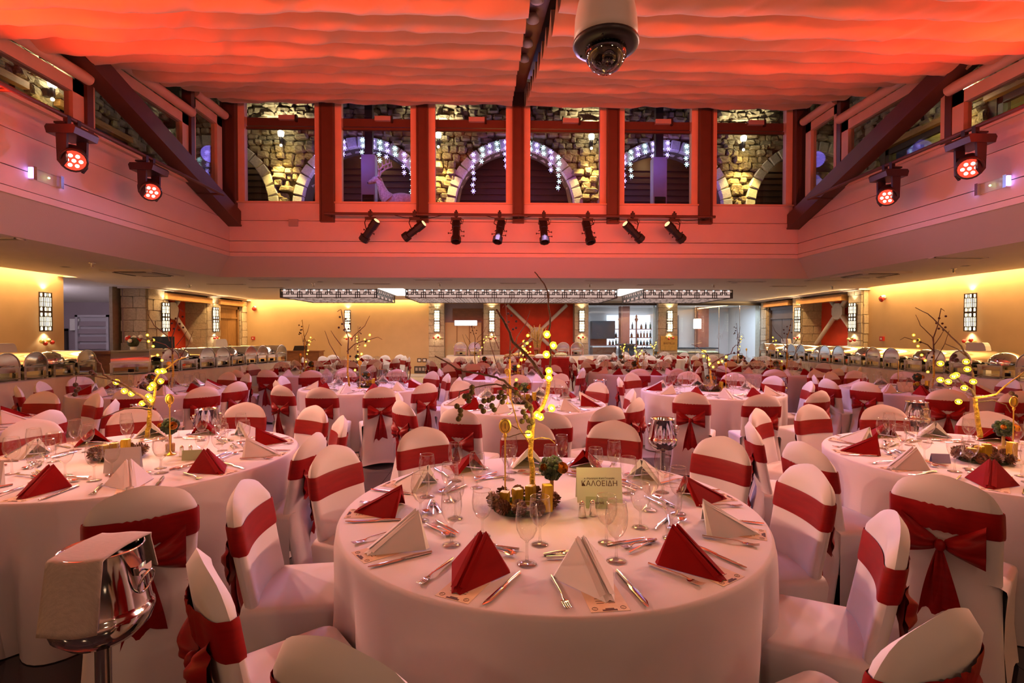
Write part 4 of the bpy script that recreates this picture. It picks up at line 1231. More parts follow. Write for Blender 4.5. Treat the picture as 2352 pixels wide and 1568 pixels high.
# further downlights behind the viewer
for x in (-4.5, -1.6, 1.6, 4.6):
    t = thing('downlight', 'recessed downlight behind the viewer at %s' % {-4.5: 'far left', -1.6: 'near left', 1.6: 'near right', 4.6: 'far right'}[x], 'downlight', (x, -1.3, ZC), 0, 'recessed downlights')
    MB().lathe([(0.10, -0.006), (0.09, -0.008), (0.08, 0.0)], 16).build('ring', 'plastic_grey', t)
    MB().lathe([(0.08, -0.001), (0.001, -0.001)], 16).build('lens', 'glow_lamp', t)
    light('downlight_beam', 'SPOT', (x, -1.3, ZC - 0.03), 42, (1.0, 0.66, 0.40), target=(x * 0.7, 2.2, 0.7), spot=R(120), blend=0.8, radius=0.15)

# ------------------------------------------------------------------ stage lights
t = thing('lighting_bar', 'long brown pipe carrying eight spotlights below the back windows', 'pipe', (0, FB - 0.36, 3.84))
MB().tube([(-3.35, 0, 0), (4.25, 0, -0.02)], 0.028, 12).build('pipe', 'steel_brown', t)
for x in (-3.3, XM, 4.15):
    MB().tube([(x, 0, 0), (x, 0.3, 0)], 0.02, 8).build('bracket', 'steel_brown', t)
for k in range(4):
    x = -2.0 + k * 1.75
    MB().tube([(x + q * 0.09, -0.02, -0.03 - 0.07 * math.sin(PI * q / 10)) for q in range(11)], 0.007, 6).build('cable', 'black', t)
def spot_light(x, d, label):
    """profile spot: d = direction of the beam"""
    d = Vector(d).normalized()
    t = thing('stage_spotlight', label, 'spotlight', (x, FB - 0.36, 3.82), 0, 'profile spotlights on the bar')
    MB().box((0, 0, 0.02), (0.07, 0.07, 0.09)).tube([(0, 0, 0.05), (0, 0, 0.10)], 0.018, 8).build('clamp', 'black', t)
    MB().box((0, 0, -0.07), (0.20, 0.06, 0.05)).tube([(0, 0, 0), (0, 0, -0.08)], 0.02, 8).build('yoke_head', 'black', t)
    c = Vector((0, -0.02, -0.30))
    side = d.cross(Vector((0, 0, 1))).normalized()
    for s in (-1, 1):
        MB().tube([Vector((s * 0.09, 0, -0.09)), Vector((s * 0.11, 0, -0.15)), c + side * s * 0.105], 0.009, 6).build('yoke_arm', 'black', t)
    mt = d.to_track_quat('Z', 'Y').to_matrix()
    MB().lathe([(0.055, -0.24), (0.082, -0.22), (0.085, -0.06), (0.072, -0.05), (0.072, 0.15), (0.098, 0.16), (0.098, 0.26), (0.078, 0.26), (0.07, 0.16)], 8, c, mt, smooth=False).build('barrel', 'black', t)
    MB().lathe([(0.068, 0.20), (0.05, 0.206), (0.001, 0.21)], 16, c, mt).build('lens', 'black_gloss', t)
    MB().lathe([(0.001, -0.246), (0.055, -0.245), (0.06, -0.235)], 14, c, mt).build('lamp_cap', 'glow_lamp', t)
    for s, q in ((-1, 0.06), (1, 0.02), (1, 0.12)):
        a = c + mt @ Vector((0.085 * s, 0, q))
        b = c + mt @ Vector((0.15 * s, 0, q))
        MB().tube([a, b], 0.007, 6).sphere(b, 0.02, 8, 6, (0.5, 1, 1)).build('knob', 'black', t)
    MB().tube([(0.05, 0, -0.05), (0.14, 0.02, -0.08), (0.12, 0.03, -0.16), (0.03, 0.02, -0.12)], 0.006, 6).build('cable', 'black', t)
SPX = [-2.47, -1.62, -0.82, 0.02, 0.88, 1.74, 2.62, 3.44]
DIRS = [(-0.62, 0.35, -0.70), (-0.80, 0.30, -0.52), (0.02, -0.42, -0.90), (-0.18, -0.40, -0.90), (0.03, -0.40, -0.91), (0.16, -0.36, -0.92), (0.74, 0.35, -0.58), (0.72, 0.36, -0.55)]
for i in range(8):
    spot_light(SPX[i], DIRS[i], 'black profile spotlight on the back lighting bar, %s from the left' % ORD[i])
def moving_head(x, y, s, label):
    t = thing('moving_head_light', label, 'stage light', (x, y, 3.98), 0, 'moving head lights')
    MB().box((0, -0.07, -0.03), (0.05, 0.05, 0.12)).box((0, 0.07, -0.03), (0.05, 0.05, 0.12)).box((s * -0.05, 0, -0.06), (0.12, 0.24, 0.02)).build('clamp', 'black', t)
    MB().prism([(-0.15, -0.10), (0.15, -0.10), (0.17, -0.13), (0.15, -0.20), (-0.15, -0.20), (-0.17, -0.13)], -0.17, 0.17, 'y').build('base', 'device', t)
    for q in (-1, 1):
        MB().prism([(-0.06, -0.20), (0.06, -0.20), (0.05, -0.50), (0.0, -0.56), (-0.05, -0.50)], q * 0.155, q * 0.125, 'y').build('yoke_arm', 'device', t)
    d = Vector((s * 0.60, -0.62, -0.50)).normalized()
    mt = d.to_track_quat('Z', 'Y').to_matrix()
    c = Vector((0, 0, -0.42))
    MB().lathe([(0.001, -0.16), (0.09, -0.15), (0.13, -0.08), (0.14, 0.02), (0.135, 0.11), (0.115, 0.13), (0.11, 0.11)], 18, c, mt).build('head', 'device', t)
    MB().lathe([(0.11, 0.112), (0.001, 0.118)], 18, c, mt).build('lens_plate', 'glow_red_lens', t)
    for q in range(7):
        a = q * PI / 3
        rr = 0 if q == 6 else 0.062
        p = c + mt @ Vector((rr * math.cos(a), rr * math.sin(a), 0.122))
        MB().lathe([(0.021, 0), (0.001, 0.008)], 10, p, mt).build('led_lens', 'glow_red_core', t)
    MB().tube([(0, 0.12, -0.12), (s * -0.06, 0.18, -0.17), (0, 0.16, -0.20)], 0.008, 6).build('cable', 'black', t)
    return d
for x, s, nm in ((FL + 0.45, 1, 'left'), (FR - 0.45, -1, 'right')):
    t = thing('side_lighting_bar', 'brown pipe along the %s window sill carrying moving heads' % nm, 'pipe', (x, 0, 4.0), 0, 'side lighting bars')
    MB().tube([(0, 4.2, -0.01), (0, 9.2, 0.0)], 0.025, 10).build('pipe', 'steel_brown', t)
    for y in (4.3, 5.3, 9.15):
        MB().tube([(0, y, 0), (-s * 0.42, y, 0)], 0.022, 8).build('bracket', 'steel_brown', t)
    for k, y in enumerate((6.0, 7.28, 4.6)):  # last head on each bar is added out of view to light the tables
        d = moving_head(x, y, s, 'black moving head light glowing red on the %s bar, %s one' % (nm, ['nearer', 'farther', 'third', 'fourth'][k]))
        light('moving_head_beam', 'SPOT', Vector((x, y, 3.56)) + d * 0.2, 390, (1.0, 0.50, 0.38), target=(XM - s * 0.6, y - 2.2, 0.6), spot=R(95), blend=0.9, radius=0.08)
    # emergency light with glowing ends
    yl = 6.12
    e = thing('emergency_light', 'clear emergency light with violet glowing ends on the %s fascia' % nm, 'emergency light', (FL + 0.02 if s > 0 else FR - 0.02, yl, 3.36), 0, 'emergency lights')
    MB().span((0, -0.17, -0.06), (s * 0.05, 0.17, 0.06)).build('body', 'glass_room', e)
    for q in (-0.18, 0.18):
        MB().span((0, q - 0.02, -0.075), (s * 0.06, q + 0.02, 0.075)).build('end_cap', 'chrome', e)
        MB().span((s * 0.005, q * 1.13 - 0.006, -0.06), (s * 0.05, q * 1.13 + 0.006, 0.06)).build('led_strip', 'glow_violet', e)
    MB().sphere((s * 0.055, 0.0, 0), 0.012).build('indicator', 'glow_green', e)
    MB().span((0, -0.17, -0.062), (s * 0.012, 0.17, 0.062)).build('back_plate', 'plastic_white', e)
T('wall_switch', 'small square plate on the back fascia below the left window', 'plate', MB().span((-4.16, FB - 0.05, 3.66), (-3.98, FB, 3.80)), 'plastic_grey')

# dome security camera on a drop pole
t = thing('dome_camera', 'large beige dome security camera hanging near the viewer', 'security camera', (0.345, 1.64, 2.475))
MB().lathe([(0.100, 0.0), (0.101, 0.03), (0.098, 0.08), (0.088, 0.13), (0.070, 0.175), (0.045, 0.205), (0.03, 0.215), (0.03, 0.24)], 40).build('housing', 'camera_shell', t)
MB().lathe([(0.104, 0.004), (0.106, -0.004), (0.102, -0.012), (0.085, -0.018), (0.066, -0.020)], 40).build('trim_ring', 'black', t)
MB().lathe([(0.066, -0.018), (0.066, -0.034), (0.060, -0.055), (0.046, -0.076), (0.026, -0.090), (0.001, -0.096)], 36).build('dome', 'dome_glass', t)
MB().sphere((0, 0, -0.03), 0.050, 18, 12).build('camera_ball', 'black', t)
MB().lathe([(0.02, 0), (0.022, 0.02), (0.001, 0.022)], 14, (0, -0.038, -0.058), Vector((0, -0.6, -0.6)).to_track_quat('Z', 'Y').to_matrix()).build('lens', 'black_gloss', t)
for a in (0.5, 2.6, 4.4):
    MB().sphere((0.085 * math.cos(a), 0.085 * math.sin(a), -0.019), 0.004, 6, 5).build('screw', 'black', t)
MB().tube([(0, 0, 0.23), (0, 0, 1.25)], 0.022, 12).build('pole', 'camera_shell', t)
MB().box((0.0, -0.0695, 0.178), (0.03, 0.004, 0.012)).build('rating_label', 'black', t)

# ------------------------------------------------------------------ banquet tables
TAB = {"T1": (.23, 2.32), "T2": (-2.3, 3.33), "T3": (3.12, 3.1), "T4": (.28, 5.75), "T5": (-1.95, 7.5), "T6": (2.9, 6.85), "T7": (-4.8, 7.15), "T8": (-4.95, 4.25), "T9": (5.85, 6.95),
       "L3": (-3.75, 10.2), "C3": (.3, 9.0), "R3": (2.75, 10.15), "RR3": (5.6, 10.1), "L4": (-3.7, 13.3), "C4": (-.35, 12.2), "R4": (3.2, 13.1), "RR4": (6.3, 13.0), "R5": (4.9, 15.7)}
TP = {"T1": 'the front centre table', "T2": 'the front left table', "T3": 'the front right table', "T4": 'the second row centre table', "T5": 'the table left of centre', "T6": 'the table right of centre',
      "T7": 'the second row left table', "T8": 'the table cut off at left', "T9": 'the second row right table', "L3": 'the third row left table', "C3": 'the third row centre table', "R3": 'the third row right table',
      "RR3": 'the third row outer right table', "L4": 'the farthest left table', "C4": 'the farthest centre table', "R4": 'the fourth row right table', "RR4": 'the fourth row outer right table', "R5": 'the last table by the glass'}
HOUR = ['twelve', 'one', 'two', 'three', 'four', 'five', 'six', 'seven', 'eight', 'nine', 'ten', 'eleven']
def clock(dx, dy):
    a = math.degrees(math.atan2(dx, dy)) % 360
    return HOUR[int(round(a / 30)) % 12]
RT, ZT = 0.925, 0.75
def cloth_mesh(seed):
    r = random.Random(seed)
    ph = [r.uniform(0, 2 * PI) for _ in range(6)]
    k1, k2 = r.choice([5, 6]), r.choice([8, 9])
    def fold(a):
        s = 0.62 * math.sin(k1 * a + ph[0] + 0.6 * math.sin(3 * a + ph[3])) + 0.38 * math.sin(k2 * a + ph[1] + 0.5 * math.sin(2 * a + ph[4]))
        return 1.3 * abs(s) ** 0.8 - 0.6
    rows = [(0.0, ZT), (0.35, ZT), (0.70, ZT), (RT - 0.012, ZT), (RT - 0.003, ZT - 0.004), (RT + 0.003, ZT - 0.014)]
    rows += [(None, z) for z in (0.70, 0.64, 0.55, 0.45, 0.35, 0.25, 0.15, 0.07, 0.008)]
    n = 160
    V, F = [], []
    for rr, z in rows:
        for j in range(n):
            a = 2 * PI * j / n
            if rr is None:
                t = (ZT - z) / ZT
                rad = RT + 0.004 + 0.092 * t ** 0.8 * fold(a) - 0.020 * t + 0.004 * math.sin(5 * a + 9 * t)
            else:
                rad = max(rr, 1e-4)
            V.append((rad * math.cos(a), rad * math.sin(a), z))
    for i in range(len(rows) - 1):
        for j in range(n):
            F.append((i * n + j, i * n + (j + 1) % n, (i + 1) * n + (j + 1) % n, (i + 1) * n + j))
    return MB().add(V, F, True).mesh('tablecloth', 'cloth')
CLOTHS = [cloth_mesh(s) for s in (1, 2, 3)]
TOPM = MB().lathe([(0.0001, ZT - 0.03), (RT - 0.03, ZT - 0.03), (RT - 0.03, ZT - 0.006), (0.0001, ZT - 0.006)], 40).mesh('table_top', 'bar_wood')
PED = MB().lathe([(0.30, 0.0), (0.30, 0.02), (0.06, 0.05), (0.05, 0.70), (0.20, 0.72)], 18).mesh('pedestal', 'steel_satin')
for i, k in enumerate(TAB):
    x, y = TAB[k]
    t = thing('round_table', 'round banquet table in a floor-length white cloth, ' + TP[k], 'table', (x, y, 0), rnd.uniform(0, 6), 'round banquet tables')
    obj('tablecloth', CLOTHS[i % 3], t)
    obj('table_top', TOPM, t)
    obj('pedestal', PED, t)

# ------------------------------------------------------------------ covered chairs
def lerp_pts(P, z):
    for (a, va), (b, vb) in zip(P[:-1], P[1:]):
        if z <= b:
            return va + (vb - va) * (z - a) / (b - a)
    return P[-1][1]
WPROF = [(0, .218), (.20, .202), (.42, .190), (.55, .191), (.70, .196), (.80, .194), (.95, .182)]
def yback(z):
    if z >= .46:
        return .075 * (1 - (z - .46) / .46) ** 1.3 if z < .92 else 0.0
    return -.035 + .11 * (z / .46)
def slab(s, z, side, grow=0.0):
    """point on the back of the chair: s across -1..1, side +1 front -1 rear"""
    w = lerp_pts(WPROF, z) + grow
    th = (.030 + grow) * math.sqrt(max(0.0, 1 - abs(s) ** 12))
    return (s * w, yback(z) + .030 * s * s - .012 + side * th, z)
def ztop(s):
    return .92 - .062 * abs(s) ** 1.5 - .075 * abs(s) ** 9
def cover_mesh():
    m = MB()
    ns, nt = 18, 22
    for side in (1, -1):
        def fn(u, v, side=side):
            s = -1 + 2 * u
            s = math.sin(s * PI / 2)
            z = v * ztop(s)
            p = list(slab(s, z, side))
            e = max(0.0, (v - 0.968) / 0.032)
            yc = yback(z) + .030 * s * s - .012
            p[1] = yc + (p[1] - yc) * math.sqrt(max(0, 1 - e * e))
            if v < 0.02:
                p[2] = 0.006 + 0.035 * (1 - s * s)
            return tuple(p)
        m.grid(fn, ns, nt)
    # seat and skirt: a U round the two sides and the front
    path = []
    hw, y0, y1, rc = .205, .055, .445, .05
    for q in range(7):
        path.append((-hw, y0 + (y1 - rc - y0) * q / 6))
    for q in range(1, 5):
        a = PI - q * PI / 8
        path.append((-hw + rc + rc * math.cos(a), y1 - rc + rc * math.sin(a)))
    for q in range(1, 8):
        path.append((-hw + rc + (2 * hw - 2 * rc) * q / 8, y1))
    for q in range(0, 5):
        a = PI / 2 - q * PI / 8
        path.append((hw - rc + rc * math.cos(a), y1 - rc + rc * math.sin(a)))
    for q in range(1, 7):
        path.append((hw, y1 - rc - (y1 - rc - y0) * q / 6))
    n = len(path)
    cx, cy = 0.0, (y0 + y1) / 2 - 0.02
    def corner(i):
        x, y = path[i]
        dx = max(0, 1 - abs(abs(x) - hw) / hw)
        dy = (y - y0) / (y1 - y0)
        ff = abs(x) / hw
        return max(0.0, min(1.0, ff if dy > 0.98 else max(2 * dy - 1, 1 - 2.2 * dy)))
    rows = []
    for sc, z in ((0.0, .472), (0.5, .470), (0.9, .466)):
        rows.append([(x * max(sc, .02), y0 - .03 + (y - y0 + .03) * max(sc, .02), z) for x, y in path])
    for off, z in ((0.0, .455), (0.004, .44), (-.004, .33), (-.006, .20), (0.004, .09)):
        rows.append([(cx + (x - cx) * (1 + off / .2), cy + (y - cy) * (1 + off / .2), z) for x, y in path])
    rows.append([(cx + (x - cx) * 1.05, cy + (y - cy) * 1.05, 0.004 + 0.075 * (1 - corner(i)) ** 1.2) for i, (x, y) in enumerate(path)])
    V = [p for r in rows for p in r]
    F = [(i * n + j, i * n + j + 1, (i + 1) * n + j + 1, (i + 1) * n + j) for i in range(len(rows) - 1) for j in range(n - 1)]
    m.add(V, F, True)
    return m.mesh('chair_cover', 'spandex')
Z0, Z1 = .672, .790
def sash_mesh():
    m = MB()
    n = 30
    rows = [Z0, Z0 + .012, (Z0 + Z1) / 2 - .02, (Z0 + Z1) / 2 + .02, Z1 - .012, Z1]
    V, F = [], []
    for q, z in enumerate(rows):
        ring = []
        for side in (1, -1):
            for i in range(n):
                s = -1 + 2 * (i + 0.5 * (side < 0)) / n if side > 0 else 1 - 2 * i / n
                g = .004 + (.002 if 0 < q < 5 else 0)
                p = list(slab(s, z, side, g))
                if side < 0 and abs(s) < .5:
                    p[1] -= (.010 * abs(math.sin(s * 34 + q * 1.3)) + .004) * (1 - (s / .5) ** 2)
                    p[2] += .004 * math.sin(s * 40) * (1 - (s / .5) ** 2) * (1 if q > 3 else -1 if q < 2 else 0)
                ring.append(p)
        V += ring
    k = 2 * n
    for i in range(len(rows) - 1):
        for j in range(k):
            F.append((i * k + j, i * k + (j + 1) % k, (i + 1) * k + (j + 1) % k, (i + 1) * k + j))
    return m.add(V, F, True).mesh('sash_band', 'satin')
YB = yback(.62) - .012 - .030
def bow_parts():
    b = MB()
    for sd in (-1, 1):
        def fn(u, v, sd=sd):
            v = -1 + 2 * v
            x = sd * (.012 + .135 * u)
            zc = .615 + .012 * u
            hh = .018 + .062 * u ** .7
            z = zc + v * hh + (.022 * u * u if v > 0 else -.006 * u)
            puff = math.sin(PI * min(1, u * .95 + .05)) * (1 - v * v)
            y = YB - .012 - .045 * puff - .008 * math.sin(v * 9 + sd) * u ** .6 * (1 - .3 * u)
            return (x, y, z)
        b.grid(fn, 10, 16)
        def fn2(u, v, sd=sd):
            v = -1 + 2 * v
            x = sd * (.012 + .135 * u)
            zc = .615 + .012 * u
            hh = .018 + .062 * u ** .7
            return (x, YB - .004 - .004 * math.sin(v * 6), zc + v * hh + (.022 * u * u if v > 0 else -.006 * u))
        b.grid(fn2, 6, 6)
    kn = MB().sphere((0, YB - .03, .612), .026, 12, 8, (.8, .8, 1.05))
    tails = []
    for sd, ln, sp in ((-1, .30, -.030), (1, .26, .028)):
        def fn3(u, v, sd=sd, ln=ln, sp=sp):
            w = .018 + .085 * u ** .8
            x = sp * u + (v - .5) * w
            z = .605 - ln * u - (.045 * (v if sd > 0 else 1 - v)) * u ** 4
            y = lerp_pts([(0, -.045), (.3, .02), (.6, YB + .0)], z) - .020 - .016 * math.sin(PI * u) - .008 * math.sin(v * 8 + u * 3) * (1 - .4 * u) - .010 * (sd > 0)
            return (x, y, z)
        tails.append(MB().grid(fn3, 12, 8))
    return b, kn, tails
COVER, SASH = cover_mesh(), sash_mesh()
_b, _k, _t = bow_parts()
BOW, KNOT, TAILS = _b.mesh('bow', 'satin'), _k.mesh('knot', 'satin'), [q.mesh('tail', 'satin') for q in _t]
_all = MB()
for q in [_b, _k] + _t:
    _all.add(q.v, q.f, True)
BOWFAR = _all.mesh('bow', 'satin')
def chair(x, y, tx, ty, label):
    rz = math.atan2(ty - y, tx - x) - PI / 2
    t = thing('banquet_chair', label, 'chair', (x, y, 0), rz, 'covered banquet chairs')
    obj('chair_cover', COVER, t)
    obj('sash_band', SASH, t)
    if y < 9:
        b = obj('bow', BOW, t)
        obj('knot', KNOT, b)
        for q in TAILS:
            obj('tail', q, b)
    else:
        obj('bow', BOWFAR, t)
    return t
CH={"T8":[(-4.89,5.58),(-4.18,5.37),(-3.65,4.9),(-3.67,4.22),(-5.58,5.43),(-6.09,4.96),(-6.29,4.3),(-6.13,3.62),(-5.66,3.11),(-5.0,2.91),(-4.32,3.07)],"T7":[(-5.95,6.74),(-4.21,5.92),(-5.47,8.17),(-3.47,6.05),(-3.38,6.64),(-4.35,8.28),(-3.92,8.01),(-6.09,7.52),(-5.76,6.22)],"T2":[(-3.41,3.77),(-3.08,4.37),(-2.28,4.63),(-1.59,4.42),(-1.19,3.87),(-1.16,3.21),(-1.46,2.11),(-2.64,2.07)],"T1":[(-0.93,2.84),(-0.51,3.38),(0.21,3.61),(0.83,3.6),(1.36,3.02),(-1.08,2.17),(-0.85,1.47),(-0.34,1.05),(1.48,2.36),(1.38,1.73),(1.01,1.12)],"T5":[(-2.06,5.92),(-2.95,6.81),(-2.63,6.18),(-3.17,7.5),(-2.62,8.74),(-1.38,5.95),(-0.91,6.41),(-1.08,8.35),(-0.79,7.88),(-0.57,7.23),(-1.76,8.83)],"L3":[(-3.97,8.77),(-4.48,8.78),(-4.91,9.81),(-3.17,8.65),(-3.26,11.32),(-2.64,11.12),(-2.46,10.57),(-4.12,11.49),(-4.71,11.13),(-5.05,10.52),(-2.79,9.27),(-2.45,9.88)],"L4":[(-4.71,12.62),(-4.76,14.69),(-4.72,11.88),(-4.78,13.89),(-3.2,14.41),(-2.58,12.82),(-2.86,14.82),(-2.36,13.39),(-2.59,14.05),(-3.79,14.64),(-5.04,13.21),(-3.61,11.96),(-2.95,12.19)],"T4":[(-1.07,5.46),(-0.91,4.75),(-0.34,4.24),(-0.5,6.69),(0.96,4.36),(0.4,4.0),(1.5,5.65),(1.35,4.89),(1.28,6.45),(0.78,6.99),(0.09,7.08)],"C3":[(-0.99,9.89),(-0.51,10.3),(0.96,7.83),(1.41,8.5),(1.52,9.1),(1.1,9.92),(0.3,10.34),(-1.04,9.0),(0.3,7.66)],"C4":[(-0.98,10.77),(-1.35,12.89),(0.99,12.2),(0.81,12.87),(0.32,13.36),(-0.35,13.54),(-1.02,13.36),(-1.69,12.2),(-1.51,11.53),(-0.35,10.86),(0.32,11.04),(0.81,11.53)],"T6":[(1.73,7.2),(2.1,7.98),(2.05,5.35),(2.72,5.14),(4.07,6.51),(3.51,5.44),(4.03,7.3),(3.72,7.91),(3.09,8.18)],"R3":[(1.88,11.0),(1.55,10.38),(2.41,11.32),(3.82,9.54),(3.65,11.15),(3.03,11.46),(2.47,8.84),(3.16,8.88)],"T3":[(2.15,4.15),(1.79,3.54),(2.73,4.37),(1.76,2.87),(3.35,4.33),(3.91,3.94),(1.96,2.18)],"T9":[(4.77,7.52),(4.52,6.85),(5.38,8.48),(4.74,6.44),(5.37,8.07),(5.03,5.54),(7.06,6.8),(5.65,5.35),(7.05,7.54),(6.6,8.06),(5.94,8.29),(6.44,5.75),(6.96,6.2)],"RR3":[(4.78,8.65),(4.54,11.49),(5.21,11.26),(4.39,10.28),(4.69,10.91),(6.7,9.24),(6.75,9.7),(6.87,10.51),(6.5,11.1),(5.88,11.41),(4.33,9.69),(6.01,8.83)],"R4":[(4.72,12.54),(4.52,13.33),(4.23,13.96),(3.66,14.36),(2.97,14.42),(2.34,14.13),(1.94,13.56),(1.88,12.87),(2.17,12.24),(4.06,12.07)],"RR4":[(7.04,12.03),(7.36,13.82),(6.8,14.24),(6.11,14.33),(5.48,14.06),(5.06,13.5),(5.24,12.18),(6.49,11.67),(7.54,12.5)],"R5":[(6.24,15.7),(6.06,16.37),(5.57,16.86),(4.9,17.04),(4.23,16.86),(3.74,16.37),(3.56,15.7),(3.74,15.03),(4.23,14.54),(4.9,14.36),(6.06,15.03)]}
